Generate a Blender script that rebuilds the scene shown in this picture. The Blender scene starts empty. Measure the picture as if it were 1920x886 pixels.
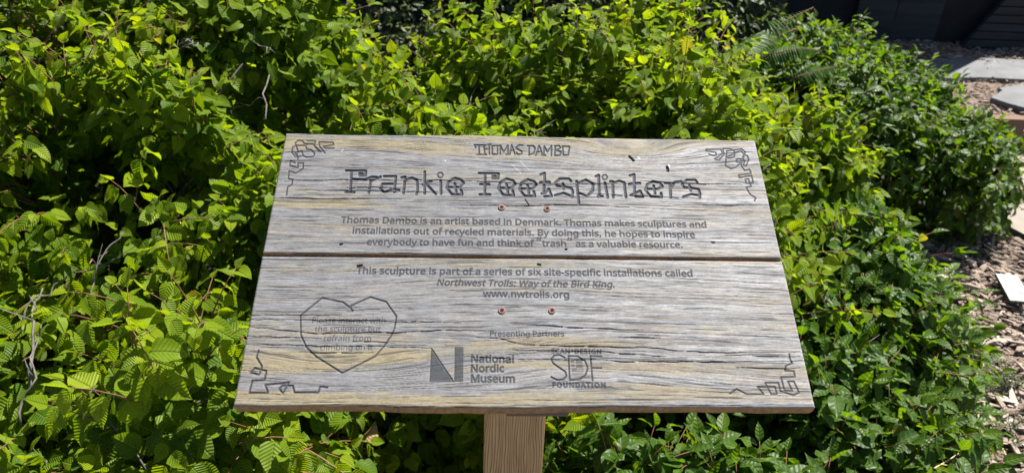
import bpy, math, random, json
import numpy as np
from mathutils import Vector, Matrix

random.seed(7)
RNG = np.random.default_rng(11)
sc = bpy.context.scene
COL = sc.collection
R = math.radians

# ------------------------------------------------------------------ camera
CAM = np.array([0.0, 0.0, 1.62])
CX = np.array([0.99941225, 0.01661202, 0.02998651])     # camera right in world
CY = np.array([-0.03428046, 0.48430679, 0.87422639])    # camera up
CZ = np.array([0.0, -0.87474052, 0.4845916])            # camera back
FPX = 1450.0
cd = bpy.data.cameras.new('camera')
cam = bpy.data.objects.new('camera', cd)
COL.objects.link(cam)
cam.matrix_world = Matrix(((CX[0], CY[0], CZ[0], CAM[0]), (CX[1], CY[1], CZ[1], CAM[1]),
                           (CX[2], CY[2], CZ[2], CAM[2]), (0, 0, 0, 1)))
cd.sensor_width = 36.0
cd.lens = FPX / 1920 * 36.0
cd.clip_start = 0.02
cd.clip_end = 500
cd.dof.use_dof = True
cd.dof.focus_distance = 1.0
cd.dof.aperture_fstop = 9.5
sc.camera = cam

# ------------------------------------------------------------------ light
SUN_EL, SUN_AZ = 58.0, 45.0            # azimuth to the right of straight ahead (+Y)
w = bpy.data.worlds.new('World')
sc.world = w
w.use_nodes = True
nt = w.node_tree
bg = nt.nodes['Background']
sky = nt.nodes.new('ShaderNodeTexSky')
sky.sky_type = 'NISHITA'
sky.sun_disc = False
sky.sun_elevation = R(SUN_EL)
sky.sun_rotation = R(SUN_AZ)
nt.links.new(sky.outputs[0], bg.inputs[0])
bg.inputs[1].default_value = 0.050
sd = bpy.data.lights.new('sun', 'SUN')
sd.energy = 5.0
sd.angle = R(0.53)
sd.color = (1.0, 0.965, 0.905)
so = bpy.data.objects.new('sun', sd)
COL.objects.link(so)
sdir = Vector((math.sin(R(SUN_AZ)) * math.cos(R(SUN_EL)), math.cos(R(SUN_AZ)) * math.cos(R(SUN_EL)), math.sin(R(SUN_EL))))
so.rotation_euler = sdir.to_track_quat('Z', 'Y').to_euler()
so.location = (4, 4, 8)
sc.view_settings.view_transform = 'Standard'
sc.view_settings.look = 'None'
sc.view_settings.gamma = 1
sc.view_settings.use_curve_mapping = False
sc.view_settings.exposure = 1.5
sc.cycles.max_bounces = 8
sc.cycles.transmission_bounces = 6
sc.cycles.diffuse_bounces = 5


def ground(px, py, z=0.0):
    """photo pixel -> the point of the level plane z it shows"""
    d = CX * ((px - 960) / FPX) - CY * ((py - 443) / FPX) - CZ
    return CAM + d * ((z - CAM[2]) / d[2])


def unit(v):
    v = np.asarray(v, float)
    return v / np.linalg.norm(v)


# ------------------------------------------------------------------ noise (numpy)
def _hash(ix, iy, seed):
    h = (ix.astype(np.int64) * 374761393 + iy.astype(np.int64) * 668265263 + seed * 1442695041) & 0x7fffffff
    h = ((h ^ (h >> 13)) * 1274126177) & 0x7fffffff
    h = ((h ^ (h >> 16)) * 2246822519) & 0x7fffffff
    return ((h ^ (h >> 15)) & 0xffff) / 65535.0


def vn(x, y, seed=0):
    """value noise in 0..1"""
    x, y = np.broadcast_arrays(np.asarray(x, float), np.asarray(y, float))
    ix, iy = np.floor(x), np.floor(y)
    fx, fy = x - ix, y - iy
    fx = fx * fx * (3 - 2 * fx)
    fy = fy * fy * (3 - 2 * fy)
    a, b = _hash(ix, iy, seed), _hash(ix + 1, iy, seed)
    c, d = _hash(ix, iy + 1, seed), _hash(ix + 1, iy + 1, seed)
    return (a * (1 - fx) + b * fx) * (1 - fy) + (c * (1 - fx) + d * fx) * fy


def sstep(a, b, x):
    t = np.clip((x - a) / (b - a), 0, 1)
    return t * t * (3 - 2 * t)


# ------------------------------------------------------------------ objects
def tag(o, label, cat, group=None, kind=None):
    if label: o['label'] = label
    if cat: o['category'] = cat
    if group: o['group'] = group
    if kind: o['kind'] = kind
    return o


def thing(name, label, cat, loc=(0, 0, 0), group=None):
    o = bpy.data.objects.new(name, None)
    o.empty_display_size = 0.05
    COL.objects.link(o)
    o.location = loc
    return tag(o, label, cat, group)


def world_loc(o):
    v = np.zeros(3)
    while o is not None:
        v += np.array(o.location)
        o = o.parent
    return v


def mesh_obj(name, verts, faces, mat, parent=None, smooth=False, attrs=None, loops=None, loc=None):
    """verts in world space; faces a list of index lists, or an (n,4)/(n,3) array"""
    verts = np.asarray(verts, float)
    base = np.zeros(3)
    if parent is not None:
        base = world_loc(parent)
    elif loc is not None:
        base = np.asarray(loc, float)
    me = bpy.data.meshes.new(name)
    if isinstance(faces, np.ndarray):
        n, k = faces.shape
        me.vertices.add(len(verts))
        me.vertices.foreach_set('co', (verts - base).astype(np.float32).ravel())
        me.loops.add(n * k)
        me.loops.foreach_set('vertex_index', faces.astype(np.int32).ravel())
        me.polygons.add(n)
        me.polygons.foreach_set('loop_start', (np.arange(n) * k).astype(np.int32))
        me.update(calc_edges=True)
    else:
        me.from_pydata([tuple(v) for v in (verts - base)], [], faces)
    if attrs:
        for an, (typ, data) in attrs.items():
            a = me.attributes.new(an, typ, 'POINT')
            key = 'color' if typ == 'FLOAT_COLOR' else ('vector' if typ == 'FLOAT_VECTOR' else 'value')
            a.data.foreach_set(key, np.asarray(data, np.float32).ravel())
    me.polygons.foreach_set('use_smooth', [smooth] * len(me.polygons))
    me.validate()
    me.materials.append(mat)
    o = bpy.data.objects.new(name, me)
    COL.objects.link(o)
    if parent is not None:
        o.parent = parent
    elif loc is not None:
        o.location = loc
    return o


class MB:
    def __init__(self):
        self.v, self.f = [], []

    def add(self, vs, fs):
        n = len(self.v)
        self.v.extend([tuple(map(float, v)) for v in vs])
        self.f.extend([[i + n for i in f] for f in fs])

    def frame_box(self, c, ax, ay, az, hx, hy, hz, bev=0.0):
        c, ax, ay, az = map(np.asarray, (c, ax, ay, az))
        vs, fs = [], []
        if bev <= 0:
            for z in (-1, 1):
                for y in (-1, 1):
                    for x in (-1, 1):
                        vs.append(c + ax * hx * x + ay * hy * y + az * hz * z)
            fs = [[0, 2, 3, 1], [4, 5, 7, 6], [0, 1, 5, 4], [2, 6, 7, 3], [0, 4, 6, 2], [1, 3, 7, 5]]
        else:   # chamfered along the z edges and both rims
            ring = []
            pts = [(-hx + bev, -hy), (hx - bev, -hy), (hx, -hy + bev), (hx, hy - bev), (hx - bev, hy), (-hx + bev, hy), (-hx, hy - bev), (-hx, -hy + bev)]
            for z, s in ((-hz, 1 - bev / max(hx, hy)), (-hz + bev, 1), (hz - bev, 1), (hz, 1 - bev / max(hx, hy))):
                for x, y in pts:
                    vs.append(c + ax * x * s + ay * y * s + az * z)
            for k in range(3):
                for i in range(8):
                    j = (i + 1) % 8
                    fs.append([k * 8 + i, k * 8 + j, (k + 1) * 8 + j, (k + 1) * 8 + i])
            fs.append(list(range(7, -1, -1)))
            fs.append(list(range(24, 32)))
        self.add(vs, fs)

    def box(self, c, hx, hy, hz, bev=0.0):
        self.frame_box(c, (1, 0, 0), (0, 1, 0), (0, 0, 1), hx, hy, hz, bev)

    def tube(self, pts, radii, sides=5):
        pts = [np.asarray(p, float) for p in pts]
        n = len(pts)
        if not hasattr(radii, '__len__'):
            radii = [radii] * n
        vs, fs = [], []
        ref = np.array([0.31, 0.22, 0.92])
        for i, p in enumerate(pts):
            t = unit(pts[min(i + 1, n - 1)] - pts[max(i - 1, 0)] + 1e-9)
            a = np.cross(t, ref)
            if np.linalg.norm(a) < 1e-3: a = np.cross(t, (1, 0, 0))
            a = unit(a)
            b = np.cross(t, a)
            for k in range(sides):
                an = 2 * math.pi * k / sides
                vs.append(p + radii[i] * (a * math.cos(an) + b * math.sin(an)))
        for i in range(n - 1):
            for k in range(sides):
                j = (k + 1) % sides
                fs.append([i * sides + k, i * sides + j, (i + 1) * sides + j, (i + 1) * sides + k])
        fs.append(list(range(sides - 1, -1, -1)))
        fs.append([(n - 1) * sides + k for k in range(sides)])
        self.add(vs, fs)

    def lathe(self, c, ax, ay, az, prof, n=28):
        c, ax, ay, az = map(np.asarray, (c, ax, ay, az))
        vs, fs = [], []
        for r, z in prof:
            for k in range(n):
                a = 2 * math.pi * k / n
                vs.append(c + ax * r * math.cos(a) + ay * r * math.sin(a) + az * z)
        for i in range(len(prof) - 1):
            for k in range(n):
                j = (k + 1) % n
                fs.append([i * n + k, i * n + j, (i + 1) * n + j, (i + 1) * n + k])
        fs.append(list(range(n - 1, -1, -1)))
        fs.append([(len(prof) - 1) * n + k for k in range(n)])
        self.add(vs, fs)

    def build(self, name, mat, parent=None, smooth=False, loc=None):
        return mesh_obj(name, self.v, self.f, mat, parent, smooth, loc=loc)


# ------------------------------------------------------------------ materials
def new_mat(name, rough=0.7, spec=0.3):
    m = bpy.data.materials.new(name)
    m.use_nodes = True
    n = m.node_tree.nodes
    b = n['Principled BSDF']
    b.inputs['Roughness'].default_value = rough
    b.inputs['Specular IOR Level'].default_value = spec
    return m, m.node_tree, b


def ramp(nt, fac, stops):
    r = nt.nodes.new('ShaderNodeValToRGB')
    e = r.color_ramp.elements
    while len(e) < len(stops): e.new(0.5)
    for i, (p, c) in enumerate(stops):
        e[i].position = p
        e[i].color = (*c, 1)
    nt.links.new(fac, r.inputs[0])
    return r.outputs[0]


def noise(nt, scale, detail=5, vec=None, rough=0.55, stretch=None):
    n = nt.nodes.new('ShaderNodeTexNoise')
    n.inputs['Scale'].default_value = scale
    n.inputs['Detail'].default_value = detail
    n.inputs['Roughness'].default_value = rough
    if vec is None:
        tc = nt.nodes.new('ShaderNodeTexCoord')
        vec = tc.outputs['Object']
    if stretch:
        mp = nt.nodes.new('ShaderNodeMapping')
        mp.inputs['Scale'].default_value = stretch
        nt.links.new(vec, mp.inputs[0])
        vec = mp.outputs[0]
    nt.links.new(vec, n.inputs['Vector'])
    return n.outputs['Fac']


def mth(nt, op, a, b=None):
    n = nt.nodes.new('ShaderNodeMath')
    n.operation = op
    for i, x in enumerate((a, b)):
        if x is None: continue
        if isinstance(x, (int, float)): n.inputs[i].default_value = x
        else: nt.links.new(x, n.inputs[i])
    return n.outputs[0]


def mixc(nt, fac, a, b, mode='MIX'):
    n = nt.nodes.new('ShaderNodeMix')
    n.data_type = 'RGBA'
    n.blend_type = mode
    for s, x in ((0, fac), (6, a), (7, b)):
        if isinstance(x, (int, float)): n.inputs[s].default_value = x
        elif isinstance(x, tuple): n.inputs[s].default_value = (*x, 1)
        else: nt.links.new(x, n.inputs[s])
    return n.outputs[2]


def bump(nt, height, dist, strength=1.0, target=None):
    b = nt.nodes.new('ShaderNodeBump')
    b.inputs['Strength'].default_value = strength
    b.inputs['Distance'].default_value = dist
    nt.links.new(height, b.inputs['Height'])
    if target is not None: nt.links.new(b.outputs[0], target)
    return b.outputs[0]


def noisy_mat(name, stops, scale, dist=0.002, rough=0.8, stretch=None, spec=0.2, detail=6):
    m, nt, b = new_mat(name, rough, spec)
    f = noise(nt, scale, detail, stretch=stretch)
    nt.links.new(ramp(nt, f, stops), b.inputs['Base Color'])
    if dist: bump(nt, f, dist, 1.0, b.inputs['Normal'])
    return m


M = {}
M['soil'] = noisy_mat('dark_soil', [(0.3, (0.008, 0.006, 0.005)), (0.7, (0.028, 0.02, 0.014))], 60, 0.01)
M['mulch_base'] = noisy_mat('mulch_base', [(0.3, (0.07, 0.05, 0.036)), (0.5, (0.14, 0.10, 0.075)), (0.72, (0.25, 0.195, 0.15))], 55, 0.012, detail=8)
M['concrete'] = noisy_mat('concrete_path', [(0.25, (0.19, 0.16, 0.13)), (0.75, (0.24, 0.21, 0.175))], 14, 0.001, detail=10)
M['stone'] = noisy_mat('blue_grey_stone', [(0.3, (0.10, 0.102, 0.105)), (0.7, (0.145, 0.147, 0.15))], 9, 0.002, detail=10)
M['edging'] = noisy_mat('edging_timber', [(0.3, (0.11, 0.065, 0.045)), (0.7, (0.19, 0.12, 0.085))], 7, 0.002, stretch=(0.15, 1, 1))
M['dark_plank'] = noisy_mat('dark_plank', [(0.3, (0.018, 0.020, 0.024)), (0.7, (0.040, 0.043, 0.050))], 9, 0.002, stretch=(0.15, 1, 2))
M['shade_gap'] = noisy_mat('shade_backing', [(0.3, (0.012, 0.012, 0.014)), (0.7, (0.02, 0.02, 0.024))], 9, 0.001)  # near-black colour stands in for deep shade behind the planks
M['branch'] = noisy_mat('grey_bark', [(0.3, (0.06, 0.053, 0.046)), (0.7, (0.16, 0.145, 0.13))], 60, 0.0006, stretch=(1, 1, 1))
M['young_twig'] = noisy_mat('reddish_twig', [(0.3, (0.13, 0.06, 0.035)), (0.7, (0.24, 0.12, 0.07))], 80, 0.0003)
M['straw'] = noisy_mat('dry_straw', [(0.3, (0.42, 0.32, 0.17)), (0.7, (0.58, 0.47, 0.28))], 30, 0.0003)
M['white'] = noisy_mat('white_label_face', [(0.3, (0.44, 0.44, 0.44)), (0.7, (0.50, 0.50, 0.50))], 20, 0.0001, rough=0.4)
M['black'] = noisy_mat('black_print', [(0.3, (0.05, 0.05, 0.05)), (0.7, (0.09, 0.09, 0.09))], 80, 0)
M['label_back'] = noisy_mat('dark_label_holder', [(0.3, (0.03, 0.03, 0.03)), (0.7, (0.05, 0.05, 0.05))], 40, 0.0003)
M['screw'] = noisy_mat('copper_coated_screw', [(0.3, (0.13, 0.062, 0.045)), (0.7, (0.25, 0.135, 0.105))], 900, 0.0001, rough=0.6, spec=0.25)
M['recess'] = noisy_mat('screw_recess', [(0.3, (0.012, 0.006, 0.005)), (0.7, (0.03, 0.014, 0.012))], 300, 0)
M['pebble'] = noisy_mat('pale_pebble', [(0.3, (0.35, 0.34, 0.32)), (0.7, (0.6, 0.58, 0.55))], 40, 0.001)


def board_material():
    m, nt, b = new_mat('weathered_cedar', 0.72, 0.22)
    a = nt.nodes.new('ShaderNodeAttribute')
    a.attribute_name = 'wood'
    f = noise(nt, 700, 4, stretch=(0.12, 1, 1))
    c = mixc(nt, 0.5, a.outputs['Color'], ramp(nt, f, [(0.3, (0.72, 0.72, 0.72)), (0.7, (1, 1, 1))]), 'MULTIPLY')
    nt.links.new(c, b.inputs['Base Color'])
    bump(nt, f, 0.0002, 0.6, b.inputs['Normal'])
    return m


def post_material():
    m, nt, b = new_mat('fir_post', 0.65, 0.25)
    tc = nt.nodes.new('ShaderNodeTexCoord')
    sep = nt.nodes.new('ShaderNodeSeparateXYZ')
    nt.links.new(tc.outputs['Object'], sep.inputs[0])
    nz = noise(nt, 5, 2, stretch=(9, 9, 1))
    n2 = noise(nt, 12, 3, stretch=(1, 1, 0.25))
    x = mth(nt, 'ADD', sep.outputs['X'], mth(nt, 'MULTIPLY', mth(nt, 'ADD', nz, n2), 0.016))
    x = mth(nt, 'ADD', x, mth(nt, 'MULTIPLY', sep.outputs['Y'], 0.6))
    ph = mth(nt, 'FRACT', mth(nt, 'MULTIPLY', x, 1 / 0.0036))
    late = ramp(nt, ph, [(0.0, (0.50, 0.35, 0.20)), (0.45, (0.44, 0.30, 0.165)), (0.68, (0.38, 0.235, 0.12)), (0.8, (0.17, 0.092, 0.045)), (0.9, (0.31, 0.18, 0.095)), (1.0, (0.56, 0.40, 0.23))])
    blot = noise(nt, 14, 6, stretch=(5, 5, 0.7))
    c = mixc(nt, 0.55, late, ramp(nt, blot, [(0.35, (0.62, 0.5, 0.42)), (0.55, (1, 1, 1)), (0.7, (1, 0.86, 0.72))]), 'MULTIPLY')
    nt.links.new(c, b.inputs['Base Color'])
    bump(nt, mth(nt, 'ABSOLUTE', mth(nt, 'SUBTRACT', ph, 0.8)), 0.0006, 0.8, b.inputs['Normal'])
    return m


def leaf_material(name, light, dark, trans, veins, vein_h, gloss, odd=None):
    """veins = side veins per half leaf; attribute leaf = (side distance, along, random)"""
    m, nt, b = new_mat(name, 0.45, gloss)
    out = nt.nodes['Material Output']
    at = nt.nodes.new('ShaderNodeAttribute')
    at.attribute_name = 'leaf'
    sep = nt.nodes.new('ShaderNodeSeparateXYZ')
    nt.links.new(at.outputs['Vector'], sep.inputs[0])
    a = mth(nt, 'ABSOLUTE', sep.outputs[0])
    t, rnd = sep.outputs[1], sep.outputs[2]
    ph = mth(nt, 'FRACT', mth(nt, 'MULTIPLY', mth(nt, 'SUBTRACT', t, mth(nt, 'MULTIPLY', a, 0.85)), veins))
    tri = mth(nt, 'ABSOLUTE', mth(nt, 'SUBTRACT', mth(nt, 'MULTIPLY', ph, 2), 1))
    rib = mth(nt, 'SUBTRACT', 1, mth(nt, 'MINIMUM', mth(nt, 'MULTIPLY', a, 28), 1))     # midrib
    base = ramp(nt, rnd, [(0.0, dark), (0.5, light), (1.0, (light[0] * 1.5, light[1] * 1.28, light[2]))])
    blot = noise(nt, 60, 3)
    base = mixc(nt, 0.35, base, ramp(nt, blot, [(0.3, (0.6, 0.62, 0.55)), (0.65, (1, 1, 1))]), 'MULTIPLY')
    vein_c = mixc(nt, 1.0, base, (0.74, 0.80, 0.65), 'MULTIPLY')
    base = mixc(nt, mth(nt, 'MULTIPLY', mth(nt, 'POWER', tri, 2.0), 0.9), base, vein_c)
    base = mixc(nt, mth(nt, 'MULTIPLY', rib, 0.7), base, (0.12, 0.17, 0.04))
    if odd:
        edge = mth(nt, 'MULTIPLY', mth(nt, 'GREATER_THAN', rnd, 0.975), mth(nt, 'MINIMUM', mth(nt, 'ADD', mth(nt, 'MULTIPLY', a, 2.2), 0.25), 1))
        base = mixc(nt, edge, base, odd)
    nt.links.new(base, b.inputs['Base Color'])
    h = mth(nt, 'SUBTRACT', mth(nt, 'MULTIPLY', tri, -1.0), mth(nt, 'MULTIPLY', rib, 1.2))
    nrm = bump(nt, h, vein_h, 1.0, b.inputs['Normal'])
    tr = nt.nodes.new('ShaderNodeBsdfTranslucent')
    tc = mixc(nt, 1.0, base, trans, 'MULTIPLY')
    nt.links.new(tc, tr.inputs['Color'])
    nt.links.new(nrm, tr.inputs['Normal'])
    mx = nt.nodes.new('ShaderNodeMixShader')
    mx.inputs[0].default_value = 0.42
    nt.links.new(b.outputs[0], mx.inputs[1])
    nt.links.new(tr.outputs[0], mx.inputs[2])
    nt.links.new(mx.outputs[0], out.inputs['Surface'])
    return m


M['board'] = board_material()
M['post'] = post_material()
M['hazel_leaf'] = leaf_material('pleated_leaf', (0.152, 0.220, 0.010), (0.046, 0.098, 0.007), (2.55, 2.4, 0.6), 9, 0.0009, 0.12, (0.13, 0.09, 0.03))
M['dogwood_leaf'] = leaf_material('glossy_leaf', (0.047, 0.100, 0.008), (0.024, 0.060, 0.006), (3.3, 2.9, 0.6), 5, 0.0007, 0.24, (0.14, 0.09, 0.03))
M['twiggy_leaf'] = leaf_material('small_dull_leaf', (0.06, 0.085, 0.025), (0.03, 0.048, 0.02), (1.6, 1.7, 1.0), 5, 0.0004, 0.3, (0.22, 0.13, 0.08))
M['fern_leaf'] = leaf_material('fern_leaf', (0.034, 0.088, 0.010), (0.018, 0.048, 0.008), (1.8, 1.9, 0.8), 3, 0.0003, 0.12)
M['silver_leaf'] = leaf_material('silver_leaf', (0.145, 0.17, 0.12), (0.085, 0.105, 0.075), (1.0, 1.1, 0.9), 4, 0.0003, 0.15)
M['dead_leaf'] = leaf_material('dead_curled_leaf', (0.27, 0.21, 0.13), (0.17, 0.12, 0.07), (0.8, 0.7, 0.6), 8, 0.0006, 0.15)
M['chip'] = None


def chip_material():
    m, nt, b = new_mat('wood_chip', 0.85, 0.15)
    at = nt.nodes.new('ShaderNodeAttribute')
    at.attribute_name = 'tone'
    c = ramp(nt, at.outputs['Fac'], [(0.0, (0.09, 0.065, 0.052)), (0.3, (0.20, 0.15, 0.118)), (0.6, (0.29, 0.232, 0.187)), (0.85, (0.385, 0.32, 0.26)), (1.0, (0.48, 0.42, 0.35))])
    f = noise(nt, 120, 5)
    c = mixc(nt, 0.6, c, ramp(nt, f, [(0.3, (0.55, 0.53, 0.52)), (0.65, (1, 1, 1))]), 'MULTIPLY')
    nt.links.new(c, b.inputs['Base Color'])
    bump(nt, f, 0.002, 0.8, b.inputs['Normal'])
    return m


M['chip'] = chip_material()

# ================================================================== SETTING
def sheet(name, poly, z, mat, n=1):
    return mesh_obj(name, [(x, y, z) for x, y in poly], [list(range(len(poly)))], mat)


def relief(name, x0, x1, y0, y1, step, hfun, mat, keep=None):
    xs = np.arange(x0, x1 + 1e-6, step)
    ys = np.arange(y0, y1 + 1e-6, step)
    X, Y = np.meshgrid(xs, ys)
    V = np.stack([X, Y, hfun(X, Y)], -1).reshape(-1, 3)
    nx, ny = len(xs), len(ys)
    i = (np.arange(ny - 1)[:, None] * nx + np.arange(nx - 1)[None]).ravel()
    F = np.stack([i, i + 1, i + nx + 1, i + nx], 1)
    if keep is not None:
        F = F[keep(V[F].mean(1))]
    return mesh_obj(name, V, F, mat, smooth=True)


o = sheet('ground', [(-60, -60), (60, -60), (60, 60), (-60, 60)], -0.03, M['soil'])
tag(o, None, None, kind='structure')

# the concrete path: from the timber edging to the mulch
A = ground(1893, 276); B = ground(1897, 432)
path_poly = [(A[0] - 0.05, 4.14), (5.5, 4.14), (5.5, 2.35), (B[0] + 0.55, 2.75), (B[0] + 0.05, B[1] - 0.03), (B[0] - 0.02, 3.3), (B[0] + 0.06, 3.6)]
o = mesh_obj('path', [(x, y, -0.005) for x, y in path_poly] + [(x, y, -0.06) for x, y in path_poly],
             [list(range(6, -1, -1))] + [[i, (i + 1) % 7, (i + 1) % 7 + 7, i + 7] for i in range(7)], M['concrete'])
tag(o, None, None, kind='structure')

o = mesh_obj('bounce_path', [(-9, -9, 0.0), (9, -9, 0.0), (9, 0.16, 0.0), (-9, 0.16, 0.0), (-9, -9, -0.08), (9, -9, -0.08), (9, 0.16, -0.08), (-9, 0.16, -0.08)],  # unseen pale ground added to bounce sun onto post and board edge
             [[0, 1, 2, 3], [7, 6, 5, 4], [0, 4, 5, 1], [1, 5, 6, 2], [2, 6, 7, 3], [3, 7, 4, 0]], M['concrete'])
tag(o, None, None, kind='structure')

mulch_h = lambda X, Y: -0.012 + 0.022 * vn(X * 6, Y * 6, 3) + 0.014 * vn(X * 19, Y * 19, 4)
o = relief('mulch_bed', 0.3, 4.2, 0.2, 3.1, 0.03, mulch_h, M['mulch_base'],
           keep=lambda c: ~((c[:, 1] > 2.42 + 0.55 * (2.95 - c[:, 0])) & (c[:, 0] > 2.27)) | (c[:, 1] < 2.4))
tag(o, None, None, kind='structure')

up_h = lambda X, Y: 0.145 + 0.03 * vn(X * 3, Y * 3, 5) + 0.014 * vn(X * 14, Y * 14, 6)
o = relief('raised_bed', -4.5, 7.5, 4.24, 9.0, 0.05, up_h, M['mulch_base'])
tag(o, None, None, kind='structure')

# timber edging that holds the raised bed: three long boards
for k, (xa, xb, lab) in enumerate([(0.3, 2.58, 'brown timber edging board hidden largely behind the glossy shrub'),
                                   (2.6, 5.6, 'brown timber edging board between pale path and raised chip bed')]):
    mb = MB()
    mb.box(((xa + xb) / 2, 4.195, 0.055), (xb - xa) / 2, 0.035, 0.12, 0.006)
    o = mb.build('garden_edging', M['edging'], loc=((xa + xb) / 2, 4.195, -0.06))
    tag(o, lab, 'edging', 'timber edging boards')


# wood chips: nobody could count them
def chips(name, pts, smin, smax, hfun, seed):
    rg = np.random.default_rng(seed)
    n = len(pts)
    L = rg.uniform(smin, smax, n) * rg.choice([0.6, 1.0, 1.7], n, p=[0.55, 0.33, 0.12])
    W = np.minimum(L * rg.uniform(0.18, 0.55, n), 0.03)
    T = W * rg.uniform(0.2, 0.6, n)
    yaw = rg.normal(-0.45, 0.75, n)
    pit = rg.normal(0, 0.28, n)
    rol = rg.uniform(-0.7, 0.7, n)
    ax = np.stack([np.cos(yaw) * np.cos(pit), np.sin(yaw) * np.cos(pit), np.sin(pit)], 1)
    up = np.stack([np.sin(rol) * 0.5, np.cos(rol * 3) * 0.3, np.ones(n)], 1)
    ay = np.cross(up, ax); ay /= np.linalg.norm(ay, axis=1)[:, None]
    az = np.cross(ax, ay)
    P = np.stack([pts[:, 0], pts[:, 1], hfun(pts[:, 0], pts[:, 1]) + T * 0.4 + rg.uniform(0, 0.018, n)], 1)
    # an uneven six-sided splinter: three cross-sections of four corners
    V = []
    for s, tap in ((-0.5, 0.45), (0.0, 1.0), (0.5, 0.4)):
        for sy, sz in ((-1, -1), (1, -1), (1, 1), (-1, 1)):
            j = rg.uniform(0.55, 1.1, (n, 1))
            V.append(P + ax * (L * s)[:, None] * rg.uniform(0.8, 1.15, (n, 1)) + ay * (W * 0.5 * sy * tap)[:, None] * j + az * (T * 0.5 * sz * tap)[:, None] * j)
    V = np.stack(V, 1)
    q = []
    for k in range(2):
        for i in range(4):
            jj = (i + 1) % 4
            q.append([k * 4 + i, k * 4 + jj, k * 4 + 4 + jj, k * 4 + 4 + i])
    q += [[3, 2, 1, 0], [8, 9, 10, 11]]
    F = (np.arange(n)[:, None, None] * 12 + np.array(q)[None]).reshape(-1, 4)
    tone = np.repeat(np.clip(rg.normal(0.52, 0.24, n), 0, 1), 12)
    o = mesh_obj(name, V.reshape(-1, 3), F, M['chip'], attrs={'tone': ('FLOAT', tone)})
    return o


pp = np.stack([RNG.uniform(0.95, 3.3, 16000), RNG.uniform(0.9, 3.05, 16000)], 1)
onpath = (pp[:, 1] > B[1] - 0.12 - 0.75 * (pp[:, 0] - B[0])) & (pp[:, 0] > B[0] - 0.05) & (RNG.uniform(0, 1, len(pp)) > 0.05)
pp = pp[~onpath]
o = chips('wood_chips', pp, 0.018, 0.06, mulch_h, 21)
tag(o, 'coarse grey and tan wood chips spread beside the glossy shrubs', 'mulch', kind='stuff')
pp = np.stack([RNG.uniform(1.6, 4.6, 15000), RNG.uniform(4.25, 6.2, 15000)], 1)
o = chips('fine_wood_chips', pp, 0.015, 0.04, up_h, 22)
tag(o, 'fine tan wood chips covering the raised bed around the flagstones', 'mulch', kind='stuff')


# flagstones on the raised bed
def slab(label, px, z, th, dz):
    P = [ground(x, y, z) for x, y in px]
    c = np.mean(P, 0)
    ring = []
    for i in range(len(P)):           # ragged outline
        a, b = P[i], P[(i + 1) % len(P)]
        for t in np.linspace(0, 1, 7)[:-1]:
            q = a + (b - a) * t
            q = q + (q - c) * random.uniform(-0.012, 0.012)
            ring.append(q)
    n = len(ring)
    vs, fs = [], []
    for s, zz in ((0.97, -th), (1.0, -th * 0.6), (1.0, -0.006), (0.985, 0.0)):
        for q in ring:
            p = c + (q - c) * s
            vs.append((p[0], p[1], z + zz + dz * (p[0] - c[0])))
    for k in range(3):
        for i in range(n):
            j = (i + 1) % n
            fs.append([k * n + i, k * n + j, (k + 1) * n + j, (k + 1) * n + i])
    fs.append(list(range(n - 1, -1, -1)))
    fs.append([3 * n + i for i in range(n)])
    o = mesh_obj('flagstone', vs, fs, M['stone'], loc=(c[0], c[1], z - th))
    o['category'] = 'flagstone'
    o['group'] = 'flagstones on the raised bed'
    o['label'] = label


slab('grey flagstone half in shadow, farther back, near the dark planks', [(1725, 112), (1800, 106), (1925, 112), (1990, 118), (1985, 156), (1920, 149), (1837, 145), (1745, 147)], 0.195, 0.03, 0.0)
slab('sunlit grey flagstone with pointed end near the timber edging', [(1858, 183), (1879, 169), (1873, 165), (1920, 157), (2010, 160), (2015, 215), (1925, 203), (1895, 195)], 0.20, 0.035, 0.0)

# pale pebbles at the foot of the back shrub
for k, (x, y) in enumerate([(1849, 450), (1853, 457), (1861, 449), (1824, 465), (1832, 466)]):
    g = ground(x, y, 0.02)
    mb = MB()
    r = random.uniform(0.008, 0.012)
    mb.lathe(g, (1, 0, 0), (0.2, 0.98, 0), (0, 0, 1), [(r * .3, -r * .7), (r * .8, -r * .45), (r, 0), (r * .75, r * .5), (r * .25, r * .7)], 9)
    o = mb.build('pebble', M['pebble'], smooth=True, loc=g)
    tag(o, 'small pale round pebble on the chips at the foot of a glossy shrub', 'pebble', 'pale pebbles under the shrub edge')

# ------------------------------------------------------------------ the dark timber structure behind
def plank_face(mb, x0b, x1b, x0t, x1t, y, z0, z1, n, gap, depth=0.03):
    """horizontal boards between a left and a right edge line, facing the camera"""
    for k in range(n):
        a, b = k / n, (k + 1) / n
        za, zb = z0 + (z1 - z0) * a, z0 + (z1 - z0) * b - gap
        l = (x0b + (x0t - x0b) * a, x0b + (x0t - x0b) * b)
        r = (x1b + (x1t - x1b) * a, x1b + (x1t - x1b) * b)
        jy = random.uniform(-0.006, 0.006)
        vs = [(l[0], y + jy, za), (r[0], y + jy, za), (r[1], y + jy, zb), (l[1], y + jy, zb),
              (l[0], y + depth, za), (r[0], y + depth, za), (r[1], y + depth, zb), (l[1], y + depth, zb)]
        mb.add(vs, [[0, 1, 2, 3], [7, 6, 5, 4], [0, 4, 5, 1], [3, 2, 6, 7], [0, 3, 7, 4], [1, 5, 6, 2]])


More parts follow.
